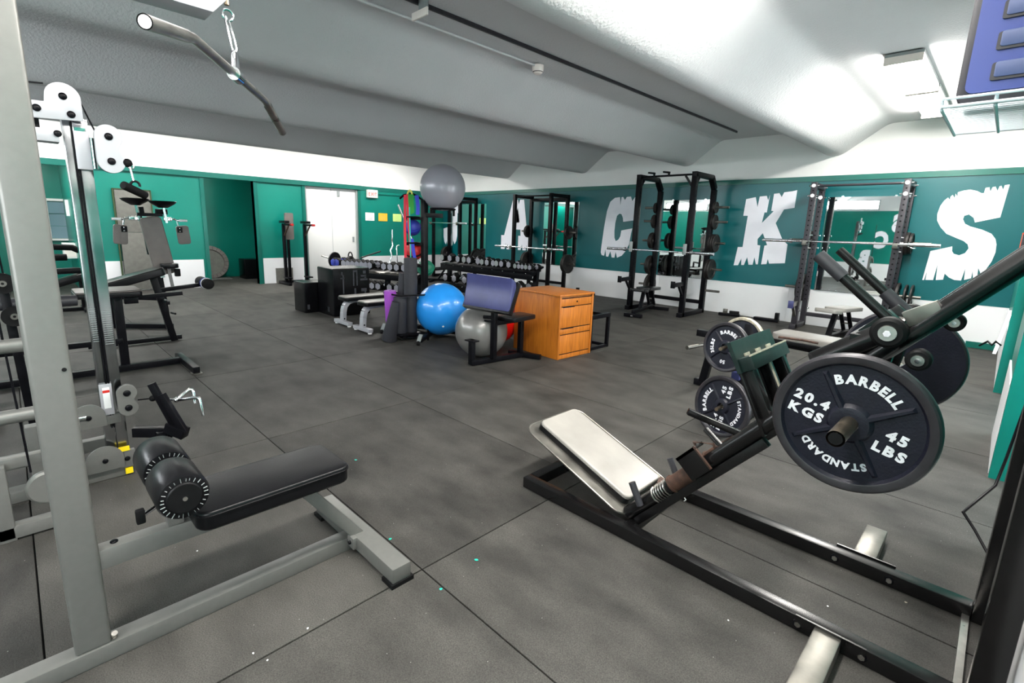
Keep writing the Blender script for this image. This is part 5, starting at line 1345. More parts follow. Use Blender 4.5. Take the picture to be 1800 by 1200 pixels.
b4 = sball('grey exercise ball on top of the black storage stand', (-5.30, 4.14, 1.95), 0.31, 'ball_grey'); b4.rotation_euler = (0.2, 2.9, 0)
# ------------------------------------------------------------------ dumbbells
def hex_head(mb, x0, x1, r, m, me):
    p = [(r * math.cos(PI / 6 + PI / 3 * k), r * math.sin(PI / 6 + PI / 3 * k)) for k in range(6)]
    q = [(a * .82, b * .82) for a, b in p]
    c = 0.012 if x1 > x0 else -0.012
    rings = [(x0, q), (x0 + c, p), (x1 - c, p), (x1, q)]
    vs = [(x, a, b) for x, rr in rings for a, b in rr]
    fs = []
    for i in range(3):
        for k in range(6):
            fs.append((i * 6 + k, i * 6 + (k + 1) % 6, (i + 1) * 6 + (k + 1) % 6, (i + 1) * 6 + k))
    mb.add(vs, fs, m)
    mb.add([(x0, a, b) for a, b in q], [tuple(range(6))], me); mb.add([(x1, a, b) for a, b in q], [tuple(range(6))], me)
DBM = {}
def dumbbell(r, ln, me, loc, rz, label, group, tilt=0.0):
    key = (r, me)
    if key not in DBM:
        o = thing('dumbbell', label, 'dumbbell', loc, 0, group)
        hl = ln * .30
        mb = MB(); hex_head(mb, -ln / 2, -ln / 2 + hl, r, 'rubber_black', me); mb.build('hex_head', o)
        mb = MB(); hex_head(mb, ln / 2 - hl, ln / 2, r, 'rubber_black', me); mb.build('hex_head', o)
        MB().tube([(-ln * .22, 0, 0), (-ln * .1, 0, 0), (0, 0, 0), (ln * .1, 0, 0), (ln * .22, 0, 0)], [.013, .015, .0175, .015, .013], 'chrome', 10).build('handle', o)
        DBM[key] = o
    else:
        o = dup(DBM[key], label=label, group=group)
    o.location = loc; o.rotation_euler = (Matrix.Rotation(rz, 3, 'Z') @ Matrix.Rotation(random.uniform(-.1, .1), 3, 'X') @ Matrix.Rotation(tilt, 3, 'Y')).to_euler()
    return o

def db_rack(nm, label, P0, P1, zt, zl, dep=0.34, rail='black', posts=(0.0, 1.0)):
    """two tier saddle rack from P0 to P1 (front edge), tiers tilted to the front"""
    P0, P1 = Vector((P0[0], P0[1], 0)), Vector((P1[0], P1[1], 0)); d = (P1 - P0).normalized(); b = Vector((-d.y, d.x, 0))
    t = wthing(nm, label, 'dumbbell rack', tuple((P0 + P1) / 2))
    for z, nm_ in ((zt, 'upper_tray'), (zl, 'lower_tray')):
        MB().bar(P0 + b * -.03 + Vector((0, 0, z - .065)), P1 + b * -.03 + Vector((0, 0, z - .065)), 0.02, 0.12, 'black').build('tray_fascia', t, bevel=0.003)
        MB().bar(P0 + b * (dep * .36) + Vector((0, 0, z + 0.035)), P1 + b * (dep * .36) + Vector((0, 0, z + 0.035)), dep * .72, 0.008, 'black', up=(b * -0.38 + Vector((0, 0, 1)))).build('tray_panel', t)
        for s, dz in ((0.0, 0.0), (dep * .72, 0.10)):
            MB().bar(P0 + b * s + Vector((0, 0, z + dz)), P1 + b * s + Vector((0, 0, z + dz)), 0.09, 0.035, rail if s == 0 else 'black', up=(b * -0.3 + Vector((0, 0, 1)))).build(nm_, t, bevel=0.004)
            bo = MB()
            n = 9
            for k in range(n):
                c = P0 + (P1 - P0) * ((k + .5) / n) + b * (s - .046) + Vector((0, 0, z + dz - .01))
                bo.ball(tuple(c), 0.007, 'chrome', 6, 4)
            if s == 0: bo.build('bolts', t, kind='stuff')
    for f in posts:
        c = P0 + (P1 - P0) * f + b * dep * .36
        MB().bar(c + Vector((0, 0, 0)), c + b * .06 + Vector((0, 0, zt + 0.05)), 0.09, 0.07, 'black', up=tuple(b)).build('upright', t, bevel=0.004)
        MB().bar(c - b * .28 + Vector((0, 0, .03)), c + b * .32 + Vector((0, 0, .03)), 0.08, 0.06, 'black').build('foot', t, bevel=0.004)
        for z in (zt, zl):
            MB().bar(c - b * dep * .40 + Vector((0, 0, z - .05)), c + b * dep * .42 + Vector((0, 0, z + .06)), 0.07, 0.06, 'black').build('tray_bracket', t, bevel=0.004)
    return t, P0, d, b

GR = 'hex dumbbells on the right rack'; GL = 'hex dumbbells on the left rack'
t, P0, d, b = db_rack('dumbbell_rack', 'long black two tier dumbbell rack in front of the letter A rack', (-8.80, 6.85), (-6.07, 6.85), 0.66, 0.22, posts=(0.03, 0.97))
rz = math.atan2(b.y, b.x)
xs = [-8.72, -8.45, -8.18, -7.98, -7.82, -7.54, -7.42, -7.27, -7.09, -7.0, -6.86, -6.66, -6.53, -6.43, -6.34, -6.25, -6.15]
for i, x in enumerate(xs):
    r = 0.085 if i < 6 else (0.075 if i < 12 else 0.058)
    dumbbell(r, 0.36 if i < 12 else .28, 'hex_grey' if i % 3 else 'frame_grey', (x, 6.85 + .115, 0.70 + r + 0.01), rz, '%s hex dumbbell from the left on the upper tier of the right dumbbell rack' % ORD[i], GR, 0.0)
for i, x in enumerate((-8.6, -8.3, -7.95, -7.66, -6.95, -6.62, -6.35)):
    dumbbell(0.095, 0.36, 'hex_grey', (x, 6.85 + .115, 0.27 + .10), rz, '%s hex dumbbell from the left on the lower tier of the right dumbbell rack' % ORD[i], GR)

t, P0, d, b = db_rack('dumbbell_rack', 'two tier dumbbell rack with pale upper rail behind the black jump boxes', (-9.62, 4.64), (-7.55, 5.30), 0.56, 0.17, rail='wornsteel', posts=(0.02, 0.62, 0.98))
rz = math.atan2(b.y, b.x)
fr_ = [0.06, 0.10, 0.185, 0.24, 0.295, 0.35, 0.405, 0.455, 0.50, 0.66, 0.73, 0.80, 0.88]
for i, f in enumerate(fr_):
    c = P0 + d * (f * 2.17) + b * .115
    dumbbell(0.08 if i > 1 else 0.095, 0.34, 'hex_grey' if i > 1 else 'med_blue', (c.x, c.y, 0.60 + .09), rz, '%s hex dumbbell from the left on the upper tier of the left dumbbell rack' % ORD[i], GL)
for i, f in enumerate((0.38, 0.45, 0.52, 0.59, 0.72, 0.80)):
    c = P0 + d * (f * 2.17) + b * .115
    dumbbell(0.08, 0.34, 'hex_grey', (c.x, c.y, 0.21 + .09), rz, '%s hex dumbbell from the left on the lower tier of the left dumbbell rack' % ORD[i], GL)
c = P0 - d * .03
pl_ = small_plate(0.16, 0.035, 'round weight plate on a short bar at the left end of the left dumbbell rack', 'loose plates', 'iron_rim')
place(pl_, (c.x - .02, c.y + .12, 0.56 + .17), (-d.x, -d.y, 0.1), (0, 0, 1), 0)
e_ = c + Vector((-.02, .12, .73))
tag(MB().tube([e_ - d * .36 + Vector((0, 0, .06)), e_ + d * .2 - Vector((0, 0, .03))], 0.016, 'steel', 10).build('short_bar'), 'short steel bar through the round plate on the left dumbbell rack', 'bar')
kb = wthing('kettlebell', 'dark kettlebell handle showing above the left dumbbell rack', 'kettlebell', tuple(P0 + d * .25 + b * .3 + Vector((0, 0, .66))))
kc = P0 + d * .25 + b * .30 + Vector((0, 0, .74))
MB().ball(tuple(kc), 0.08, 'iron_black', 20, 12).build('bell', kb)
MB().tube([tuple(kc + d * (0.055 * math.cos(a)) + Vector((0, 0, 0.06 + .09 * math.sin(a)))) for a in [PI * k / 10 for k in range(11)]], 0.014, 'iron_black', 10).build('handle', kb)
tag(MB().tube([kc + d * .28 + Vector((0, 0, .05)), kc + d * .72 + b * .1 + Vector((0, 0, .20))], 0.014, 'iron_black', 10).build('triceps_bar'), 'thin dark bar sticking up from the left dumbbell rack', 'bar')

# ------------------------------------------------------------------ jump boxes
j1 = tag(MB().box((-7.96 - .40, 3.36, 0.0), (-7.96 + .02, 3.36 + .52, 0.50), 'plyo').build('jump_box', bevel=0.018, bseg=3), 'small shiny black soft jump box, left of the taller one', 'jump box')
j2 = tag(MB().box((-7.92, 3.58, 0.0), (-7.36, 4.22, 0.765), 'plyo').build('jump_box', bevel=0.02, bseg=3), 'tall black soft jump box with faded print beside the flat benches', 'jump box')
lg = MB()
for y, z, w, h in ((3.74, 0.36, .02, .30), (3.70, 0.60, .07, .02), (3.72, 0.66, .02, .05), (3.92, .48, .02, .22), (3.98, .48, .02, .22), (3.92, .70, .08, .03), (3.94, .34, .03, .10), (4.06, .62, .10, .03), (4.10, .67, .05, .05), (4.05, .56, .13, .03), (4.12, .58, .04, .06), (4.06, .38, .10, .05), (4.12, .30, .03, .08)):
    lg.box((-7.3605, y, z), (-7.3585, y + w, z + h), 'logo_grey')
lg.build('faded_print', j2, kind='stuff')
lg = MB()
lg.box((-7.58, 3.5785, 0.06), (-7.565, 3.581, .14), 'logo_grey'); lg.box((-7.535, 3.5785, 0.06), (-7.52, 3.581, .14), 'logo_grey'); lg.box((-7.58, 3.5785, 0.09), (-7.52, 3.581, .108), 'logo_grey')
lg.build('small_emblem', j2, label='small pale H shaped emblem')
lg = MB(); lg.box((-7.94, 3.40, .06), (-7.9385, 3.44, .14), 'logo_grey'); lg.build('small_emblem', j1)
j3 = tag(MB().box((-13.95, 4.22, 0.0), (-13.50, 4.72, 0.50), 'plyo').build('jump_box', bevel=0.015), 'black jump box standing in the doorway alcove', 'jump box')

# ------------------------------------------------------------------ flat benches with silver legs
def flat_bench(label, x, y, L=1.15):
    t = thing('flat_bench', label, 'bench', (x, y, 0), 0)
    a = MB().at(frame((0, L / 2, 0.40), (0, 1, 0), (-1, 0, 0))); a.prism(rrect(L, 0.27, 0.05, 4), -0.035, 0.012, 'vinyl'); a.at(None)
    a.build('pad', t, bevel=0.008)
    a = MB().at(frame((0, L / 2, 0.40), (0, 1, 0), (-1, 0, 0))); a.prism(rrect(L - .02, 0.25, 0.045, 4), 0.012, 0.026, 'pad_silver'); a.at(None)  # pale top layer stands in for ceiling light reflected by the black pad
    a.build('pad_top', t, bevel=0.008)
    for y0, s in ((0.02, 1), (L - .02, -1)):
        pts = [(0, y0, 0.06), (0, y0 + s * .01, 0.20), (0, y0 + s * .03, 0.28), (0, y0 + s * .08, 0.335), (0, y0 + s * .16, 0.355), (0, y0 + s * .3, 0.36)]
        m_ = MB()
        for i in range(len(pts) - 1): m_.bar(pts[i], pts[i + 1], 0.09, 0.06, 'silver_lt', up=(0, -s, 0.3))
        m_.build('curved_leg', t, bevel=0.006)
        MB().bar((-0.22, y0, 0.045), (0.22, y0, 0.045), 0.07, 0.05, 'silver_lt').build('foot', t, bevel=0.005)
        for x_ in (-.19, .19): MB().cyl((x_, y0, 0.0), (x_, y0, 0.022), 0.028, 'paper', 10).build('foot_pad', t)
        MB().cyl((0.045, y0 + .0, .10), (0.05, y0 + .0, .10), 0.012, 'black', 8).build('bolt', t)
    return t
flat_bench('flat bench with silver curved legs beside the tall black jump box', -6.70, 3.37)
flat_bench('flat bench with silver curved legs, nearer of two, beside the purple mat', -6.11, 3.36, 0.95)

# ------------------------------------------------------------------ storage stand with balls, bands and rolled mats
ss = wthing('storage_stand', 'black rolling storage stand holding medicine balls, bands and a grey ball on top', 'storage stand', (-5.4, 3.85, 0))
MB().bar((-5.42, 3.92, 0.06), (-5.42, 3.92, 1.80), 0.075, 0.075, 'black', up=(1, 0, 0)).build('post', ss, bevel=0.004)
MB().bar((-5.42, 3.92, 1.60), (-5.30, 4.14, 1.60), 0.07, 0.06, 'black').build('top_beam', ss, bevel=0.004)
MB().tube([(-5.30 + .17 * math.cos(a), 4.14 + .17 * math.sin(a), 1.69) for a in [2 * PI * k / 28 for k in range(28)]], 0.014, 'black', 8, closed=True).build('ball_ring', ss)
for q in ((-5.42, 4.03), (-5.19, 4.25)):
    MB().bar((q[0], q[1], 1.60), (q[0], q[1], 1.69), 0.02, 0.02, 'black').build('ring_stem', ss)
MB().tube([(-5.42, 3.92, 1.78), (-5.50, 3.86, 1.85), (-5.55, 3.82, 1.88), (-5.63, 3.73, 1.86), (-5.67, 3.69, 1.81)], 0.014, 'black', 10).build('band_hook', ss)
for z in (1.20, 1.55, 0.90):
    MB().bar((-5.42, 3.92, z), (-5.62, 3.76, z), 0.05, 0.03, 'black').build('ball_arm', ss, bevel=0.003)
    MB().tube([(-5.56 + .10 * math.cos(a), 3.82 + .10 * math.sin(a), z + .02) for a in [2 * PI * k / 20 for k in range(20)]], 0.01, 'black', 8, closed=True).build('ball_cradle', ss)
MB().bar((-5.72, 3.75, 0.05), (-4.65, 4.05, 0.05), 0.07, 0.05, 'black').build('base_rail', ss, bevel=0.004)
MB().bar((-5.2, 4.25, 0.05), (-4.62, 4.45, 0.05), 0.07, 0.05, 'black').build('base_rail', ss, bevel=0.004)
MB().bar((-5.42, 3.80, 0.05), (-5.12, 4.40, 0.05), 0.07, 0.05, 'black').build('base_tie', ss, bevel=0.004)
MB().bar((-5.1, 3.88, 0.06), (-4.67, 3.30, 0.06), 0.06, 0.05, 'black').build('caster_leg', ss, bevel=0.004)
for x, y in ((-4.65, 3.27), (-5.51, 3.28)):
    w_ = MB().cyl((x - .012, y - .01, 0.03), (x + .012, y + .01, 0.03), 0.03, 'rubber_black', 16).build('caster', ss)
    MB().bar((x, y, 0.05), (x - .03, y + .06, 0.13), 0.05, 0.012, 'frame_grey').build('caster_plate', w_)
    MB().cyl((x - .016, y - .012, 0.03), (x + .016, y + .012, 0.03), 0.01, 'chrome', 10).build('axle', w_)
def mball(c, r, m, m2, label):
    o = MB().ball((0, 0, 0), r, m, 28, 18).build('medicine_ball')
    o.location = c; tag(o, label, 'medicine ball')
    MB().tube([(r * 1.003 * math.cos(a), r * 1.003 * math.sin(a), 0) for a in [2 * PI * k / 36 for k in range(36)]], 0.012, m2, 6, closed=True).build('seam_band', o)
    o.rotation_euler = (0.5, 0.3, 0.2)
mball((-5.56, 3.82, 1.43 + 0.0), 0.115, 'med_blue', 'med_blue', 'blue medicine ball on the storage stand, uppermost')
mball((-5.54, 3.83, 1.10), 0.13, 'med_red', 'rubber_black', 'red and black medicine ball on the middle of the storage stand')
mball((-5.47, 3.98, 0.86), 0.12, 'med_green', 'med_green', 'dark green medicine ball behind the rolled mats')
def band(nm, label, pts, w, m):
    pts = [Vector(p) for p in pts]
    b_ = MB()
    for k in range(len(pts) - 1): b_.bar(pts[k], pts[k + 1], w, 0.007, m, up=(0.75, -0.66, 0.02))
    tag(b_.build(nm, bevel=0.001, bseg=1), label, 'resistance band', 'bands on the stand')
band('resistance_band', 'long red resistance band hanging from the stand hook, left strand', [(-5.60, 3.73, 1.86), (-5.61, 3.73, 1.40), (-5.605, 3.735, 0.94)], 0.035, 'band_red')
band('resistance_band', 'shorter crimson resistance band beside the long red one', [(-5.585, 3.75, 1.87), (-5.575, 3.77, 1.45), (-5.565, 3.79, 1.10)], 0.03, 'band_red')
band('resistance_band', 'wide green resistance band folded over the stand hook', [(-5.555, 3.785, 1.87), (-5.55, 3.795, 1.62), (-5.545, 3.80, 1.61)], 0.085, 'band_green')
band('resistance_band', 'blue resistance band hanging against the stand post', [(-5.50, 3.85, 1.86), (-5.49, 3.865, 1.70), (-5.495, 3.86, 1.60)], 0.05, 'band_blue')
band('resistance_band', 'thin teal resistance band hanging down to the rolled mats', [(-5.565, 3.775, 1.70), (-5.56, 3.78, 1.30), (-5.555, 3.785, 1.0)], 0.018, 'band_teal')
band('resistance_band', 'deep blue resistance band with its end above the rolled mats', [(-5.545, 3.80, 1.28), (-5.535, 3.815, 1.12), (-5.52, 3.83, 0.99)], 0.045, 'band_blue')
yb = MB().tube(arc((-5.56, 3.78, 1.86), 0.055, 10, 170, 8, 'xz'), 0.016, 'band_yellow', 8, flat=0.6).build('resistance_band')
tag(yb, 'pale yellow resistance band looped at the top of the stand hook', 'resistance band', 'bands on the stand')

OFF = Vector((-0.28, 0.21, 0.01))
ss.location += OFF; b4.location += Vector((-0.28, 0.21, 0.035))
for o in list(COL.objects):
    if o.parent is None and o.name.startswith('medicine_ball'): o.location += OFF + Vector((-0.10, 0.07, 0))
    if o.parent is None and (o.name.startswith('zzz') or o.name.startswith('resistance_band')): o.location += OFF + Vector((0.05, -0.035, 0))
def roll(nm, label, p0, p1, r, m, cat='foam roller', r1=None):
    n = 20; prof = []
    L = (Vector(p1) - Vector(p0)).length; d_ = (Vector(p1) - Vector(p0)).normalized()
    x_ = Vector((1, 0, 0)); x_ = (x_ - d_ * x_.dot(d_)).normalized()
    Mx = frame(p0, x_, d_.cross(x_))
    r1 = r1 or r
    o = MB().at(Mx).lathe([(0, 0), (r * .94, 0), (r, .012), (r1, L - .012), (r1 * .94, L), (r1 * .25, L), (r1 * .2, L - .02), (0, L - .02)], m, 28).build(nm)
    tag(o, label, cat, None); return o
roll('yoga_mat', 'purple rolled mat leaning in the bin beside the flat bench', (-5.50, 3.44, 0.02), (-5.48, 3.43, 0.64), 0.05, 'foam_purple', 'exercise mat', 0.078)
roll('foam_roller', 'tall charcoal foam roller standing behind the shorter one', (-5.36, 3.66, 0.02), (-5.33, 3.645, 1.06), 0.085, 'foam_grey')
roll('foam_roller', 'short charcoal foam roller standing in front', (-5.36, 3.50, 0.10), (-5.36, 3.505, 0.57), 0.085, 'foam_grey')
roll('foam_roller', 'charcoal foam roller tilted on the floor in front of the purple mat', (-5.405, 3.36, 0.012), (-5.30, 3.40, 0.52), 0.10, 'foam_grey', 'foam roller', 0.05)
roll('foam_roller', 'grey foam roller leaning behind the tall one', (-5.55, 3.60, 0.10), (-5.45, 3.62, 0.86), 0.06, 'foam_grey')
bn = wthing('roller_bin', 'low black wire bin holding the rolled mats and foam rollers', 'bin', (-5.4, 3.55, 0))
for z in (0.60, 0.09):
    pts = [(-5.58, 3.40, z), (-5.24, 3.42, z), (-5.14, 3.78, z), (-5.44, 3.78, z)]
    MB().tube(pts, 0.008, 'black', 8, closed=True).build('hoop', bn)
MB().box((-5.52, 3.45, 0.06), (-5.22, 3.74, 0.10), 'black').build('tray', bn)
for x, y in ((-5.44, 3.78), (-5.14, 3.78)): MB().bar((x, y, 0.0), (x, y, 0.6), 0.02, 0.02, 'black').build('stake', bn)
# ------------------------------------------------------------------ captain's chair by the white door
dc = wthing('dip_station', 'black dip and knee raise station with grey back pad beside the white door', 'exercise machine', (-12.0, 4.95, 0))
MB().bar((-12.25, 4.72, 0.03), (-11.60, 4.72, 0.03), 0.06, 0.06, 'black').build('base_rail', dc, bevel=0.004)
MB().bar((-12.25, 5.30, 0.03), (-11.60, 5.30, 0.03), 0.06, 0.06, 'black').build('base_rail', dc, bevel=0.004)
MB().bar((-12.25, 4.72, 0.03), (-12.25, 5.30, 0.03), 0.06, 0.06, 'black').build('base_tie', dc, bevel=0.004)
for y in (4.78, 5.28):
    MB().bar((-12.0, y, 0.0), (-12.0, y, 1.42), 0.065, 0.065, 'black', up=(1, 0, 0)).build('post', dc, bevel=0.004)
    MB().bar((-12.05, y, 1.40), (-11.55, y + .02, 1.40), 0.045, 0.045, 'black').build('arm', dc, bevel=0.004)
    MB().cyl((-11.62, y + .02, 1.40), (-11.50, y + .02, 1.40), 0.026, 'med_red', 12).build('grip', dc)
    MB().box((-12.1, y - .06, 1.43), (-11.78, y + .06, 1.49), 'vinyl').build('elbow_pad', dc, bevel=0.012)
    MB().bar((-12.0, y, 1.12), (-11.72, y + .01, 1.38), 0.025, 0.025, 'rust').build('arm_brace', dc)
    MB().bar((-12.05, y, 0.16), (-11.75, y, 0.16), 0.10, 0.03, 'black').build('step', dc, bevel=0.003)
MB().bar((-12.12, 4.92, 0.0), (-12.12, 4.92, 1.65), 0.06, 0.06, 'black', up=(1, 0, 0)).build('back_post', dc, bevel=0.004)
bpd = MB().at(frame((-12.05, 4.93, 1.36), (0, 1, 0), (0.03, 0, 1))); bpd.prism(rrect(0.20, 0.62, 0.03, 3), -0.03, 0.03, 'vinyl_grey'); bpd.at(None)
bpd.build('back_pad', dc, bevel=0.008)
MB().box((-12.32, 4.66, 0.0), (-12.29, 5.06, 0.36), 'mesh_grey').build('foot_board', dc)

dc.location.y -= 0.12

# folding mat against the wall, trampoline in the alcove
gm_ = wthing('folding_mat', 'tall grey canvas exercise mat with olive edge hung on the green wall', 'exercise mat', (-12.3, 1.86, 0.0))
MB().box((-12.312, 1.58, 1.17), (-12.265, 2.16, 1.99), 'mesh_grey').build('upper_panel', gm_, bevel=0.006)
MB().box((-12.312, 1.60, 0.02), (-12.255, 2.14, 1.165), 'mesh_grey').build('lower_panel', gm_, bevel=0.006)
for y in (1.56, 2.165): MB().box((-12.316, y - .012, 0.02), (-12.25, y + .012, 2.0), 'olive').build('edge_binding', gm_)
MB().box((-12.316, 1.56, 1.985), (-12.25, 2.165, 2.005), 'olive').build('edge_binding', gm_)
tr = wthing('mini_trampoline', 'round grey mini trampoline leaning in the doorway alcove', 'trampoline', (-13.85, 3.55, 0))
Tm = frame((-13.92, 3.56, 0.42), (0, 1, 0), (-0.30, 0, 1)) @ Matrix.Scale(0.83, 4)
MB().at(Tm).lathe([(0, 0), (0.39, 0), (0.39, -.012), (0, -.012)], 'mesh_grey', 40).build('bed', tr)
MB().at(Tm).lathe([(0.37, .01), (0.39, .03), (0.49, .03), (0.505, 0.0), (0.49, -.03), (0.38, -.02), (.37, .01)], 'vinyl_grey', 48).build('padded_rim', tr)
sm_ = MB().at(Tm)
for k in range(24):
    a = 2 * PI * k / 24; sm_.bar((.39 * math.cos(a), .39 * math.sin(a), .032), (.49 * math.cos(a), .49 * math.sin(a), .032), 0.006, 0.006, 'rubber_black')
sm_.at(None); sm_.build('rim_folds', tr, kind='stuff')
MB().box((-13.90, 3.45, 0.0), (-13.6, 3.95, 0.035), 'silver').build('foot_bar', tr, bevel=0.006)

# ------------------------------------------------------------------ exit sign, papers, conduit
ex = wthing('exit_sign', 'white lit-type EXIT sign with red letters high on the green wall', 'exit sign', (-12.31, 7.16, 2.27))
MB().box((-12.318, 7.02, 2.165), (-12.24, 7.33, 2.37), 'sign_white').build('housing', ex, bevel=0.012)
m_ = MB(); text(m_, 'EXIT', 0.125, frame((-12.238, 7.175, 2.215), (0, 1, 0), (0, 0, 1)), 'sign_red', bold=0.02, depth=0.006, sx=.85); m_.build('sign_letters', ex)
MB().tube([(-12.30, 7.33, 2.27), (-12.30, 8.85, 2.27)], 0.008, 'green_trim', 8).build('conduit', ex)
MB().box((-12.318, 8.85, 2.22), (-12.27, 8.95, 2.32), 'green_trim').build('junction_box', ex)
for y0, y1, z0, z1, m, c in ((6.98, 7.25, 1.56, 1.77, 'paper', 'white'), (7.38, 7.66, 1.56, 1.77, 'paper_orange', 'orange'), (7.84, 8.12, 1.56, 1.77, 'paper_green', 'pale green')):
    p = tag(MB().box((-12.318, y0, z0), (-12.314, y1, z1), m).build('wall_notice'), '%s paper notice taped on the green wall below the exit sign' % c, 'notice')
    ln = MB()
    for k in range(5): ln.box((-12.3139, y0 + .05, z0 + .03 + k * .032), (-12.3134, y1 - .06, z0 + .036 + k * .032), 'mesh_grey' if c == 'white' else 'edge_cream')
    ln.build('print_lines', p, kind='stuff')

# ------------------------------------------------------------------ curl bars standing against the wall
def zbar(label, pts, r=0.014, g='bars by the green wall'):
    tag(MB().tube(pts, r, 'chrome', 10).build('curl_bar'), label, 'bar', g)
zbar('zigzag curl bar standing upright against the wall below the notices', [(-11.78, 7.42, 0.02), (-11.80, 7.40, .50), (-11.80, 7.46, .62), (-11.80, 7.42, .78), (-11.80, 7.50, .92), (-11.80, 7.47, 1.04), (-11.80, 7.48, 1.16), (-11.80, 7.48, 1.34)], 0.024)
zbar('short chrome bar with bent top standing beside the zigzag curl bar', [(-11.76, 7.64, 0.02), (-11.78, 7.62, .50), (-11.78, 7.60, .86), (-11.78, 7.62, .905), (-11.78, 7.68, .92)], 0.018)
zbar('long chrome bar leaning left of the hanging bands', [(-11.5, 8.35, 0.05), (-11.75, 7.90, 1.50), (-11.78, 7.82, 1.70), (-11.82, 7.69, 2.01)], 0.026)

# ------------------------------------------------------------------ clutter inside the corner rack
cp = wthing('adjustable_bench', 'black incline bench lying inside the corner rack', 'bench', (-10.8, 8.2, 0))
MB().bar((-11.0, 7.9, 0.30), (-10.2, 8.7, 0.42), 0.25, 0.08, 'vinyl').build('pad', cp, bevel=0.02)
MB().bar((-11.0, 7.9, 0.05), (-10.1, 8.8, 0.05), 0.06, 0.06, 'black').build('spine', cp, bevel=0.004)
MB().bar((-10.9, 8.2, 0.03), (-10.6, 7.85, 0.03), 0.06, 0.05, 'black').build('foot', cp, bevel=0.004)
MB().bar((-10.7, 8.2, 0.05), (-10.6, 8.35, 0.33), 0.05, 0.05, 'black').build('post', cp, bevel=0.004)
MB().bar((-10.3, 8.6, 0.05), (-10.25, 8.55, 0.38), 0.04, 0.04, 'chrome').build('strut', cp)

# ------------------------------------------------------------------ on the ceiling
cd2 = tag(MB().bar((-3.50, 0.5, 3.150), (-3.50, 8.90, 3.150), 0.022, 0.03, 'iron_rim').build('ceiling_channel'), 'thin dark channel running along the second ceiling fold', 'conduit')
cd1 = tag(MB().tube([(-3.79, 0.5, 3.145), (-3.79, 4.15, 3.145)], 0.011, 'plaster', 8).build('conduit'), 'thin white conduit leading to the smoke detector', 'conduit')
sd_ = wthing('smoke_detector', 'round white smoke detector under the ceiling fold', 'smoke detector', (-3.79, 4.207, 3.15))
MB().at(Matrix.Translation((-3.79, 4.21, 3.10))).lathe([(0, -.03), (.035, -.03), (.05, -.015), (.06, .01), (.062, .055), (0, .055)], 'sign_white', 28).build('body', sd_)
MB().at(Matrix.Translation((-3.79, 4.21, 3.10))).lathe([(.052, -.013), (.054, -.004), (.05, -.004)], 'black', 28).build('vent_ring', sd_)
br = wthing('fixture_bracket', 'white bent metal bracket left on the ceiling fold above the racks', 'bracket', (-3.45, 2.50, 3.15))
MB().box((-3.56, 2.46, 3.03), (-3.36, 2.475, 3.085), 'sign_white').build('plate', br, bevel=0.003)
MB().box((-3.49, 2.475, 3.06), (-3.42, 2.52, 3.17), 'frame_grey').build('stem', br, bevel=0.003)

# ------------------------------------------------------------------ wire shelf with the blue step, top right
sh = wthing('wire_shelf', 'white coated wire shelf on the right wall near the camera', 'wire shelf', (0.0, 2.15, 1.83))
SX0, SX1, SY0, SY1, SZ = -0.20, 0.22, 1.93, 2.42, 1.84
for y in (SY0, SY1): MB().tube([(SX0, y, SZ), (SX1, y, SZ)], 0.0045, 'wire_white', 8).build('edge_rod', sh)
for x in (SX0, -0.09, 0.02, 0.13): MB().tube([(x, SY0, SZ + .022 if x == SX0 else SZ + .016), (x, SY0 + .012, SZ - .006), (x, SY1, SZ - .006)], 0.004, 'wire_white', 8).build('cross_rod', sh)
MB().tube([(SX0, SY0 - .004, SZ + .02), (SX1, SY0 - .004, SZ + .02)], 0.004, 'wire_white', 8).build('lip_rod', sh)
n = 22
for k in range(1, n):
    y = SY0 + (SY1 - SY0) * k / n
    MB().tube([(SX0, y, SZ), (SX1, y, SZ)], 0.0019, 'wire_white', 6).build('wire', sh)
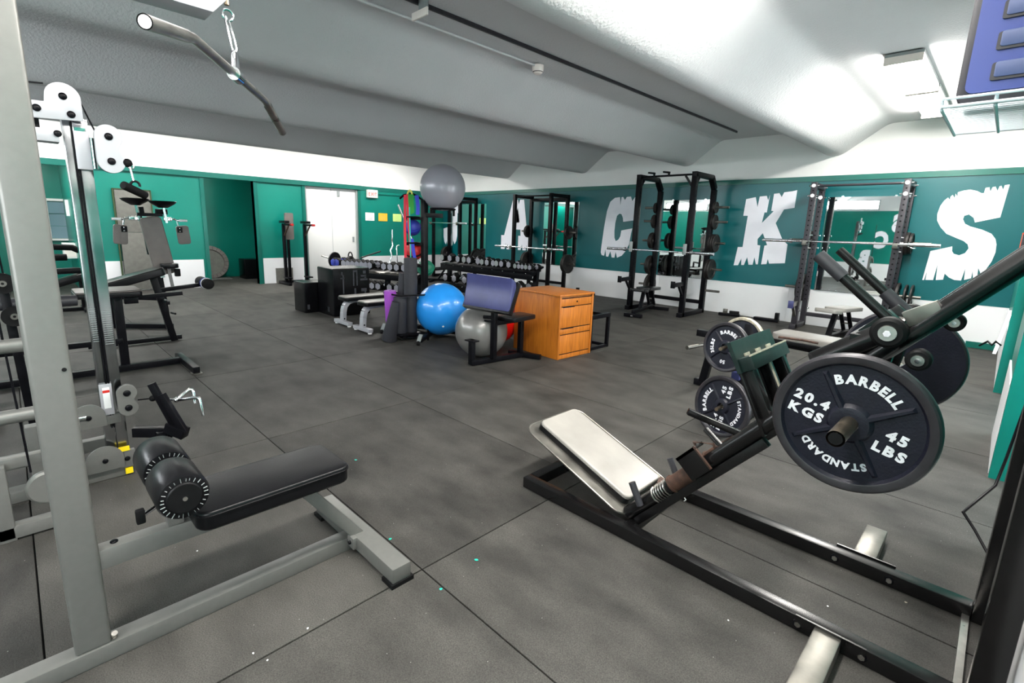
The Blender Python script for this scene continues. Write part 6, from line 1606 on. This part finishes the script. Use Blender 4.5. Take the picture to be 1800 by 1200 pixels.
st_ = wthing('step_platform', 'blue and black plastic aerobic step standing on the wire shelf', 'step platform', (0.02, 2.03, SZ + .006))
fr0 = frame((0.03, 1.99, SZ + .006), (1, 0, 0), (0, 0.03, 1))
a = MB().at(fr0); a.prism([(x - 0.026, y + .36) for x, y in rrect(0.37, 0.71, 0.035, 5)], -0.10, -0.012, 'step_dark'); a.at(None)
a.build('body', st_, bevel=0.006)
a = MB().at(fr0); a.prism([(x - 0.026, y + .365) for x, y in rrect(0.335, 0.66, 0.02, 5)], -0.012, -0.004, 'step_blue'); a.at(None)
a.build('top_face', st_)
for k in range(7):
    a = MB().at(fr0); a.prism([(x - 0.008, y + .085 + k * .078) for x, y in rrect(0.275, 0.046, 0.006, 3)], -0.006, 0.001, 'step_dark'); a.at(None)
    o = a.build('tread_slot', st_)
    a = MB().at(fr0); a.prism([(x - 0.005, y + .089 + k * .078) for x, y in rrect(0.267, 0.040, 0.006, 3)], 0.0, 0.004, 'step_pad'); a.at(None)
    a.build('tread_pad', o, bevel=0.002)

# ------------------------------------------------------------------ on the right hand wall
wp_ = tag(MB().add([(0.10, 7.2, 0.80), (0.09, 6.86, 0.78), (0.05, 6.8, 0.40), (0.055, 7.15, 0.34), (0.118, 7.2, 0.80), (0.118, 6.86, 0.78), (0.075, 6.8, 0.40), (0.08, 7.15, 0.34)],
          [(0, 1, 2, 3), (7, 6, 5, 4), (0, 4, 5, 1), (1, 5, 6, 2), (2, 6, 7, 3), (3, 7, 4, 0)], 'paper').build('hanging_towel'), 'white cloth hanging on the right wall near the corner', 'towel')
bx = wthing('wall_case', 'black case with orange edge mounted on the right wall by the letter S', 'wall case', (0.12, 7.4, 1.5))
MB().box((0.08, 7.05, 1.28), (0.128, 7.6, 1.62), 'step_dark').build('case', bx, bevel=0.01)
MB().box((0.07, 7.55, 1.30), (0.082, 7.62, 1.58), 'orange').build('edge_strip', bx)
MB().box((0.074, 7.15, 1.34), (0.081, 7.45, 1.56), 'iron_rim').build('panel', bx, bevel=0.003)
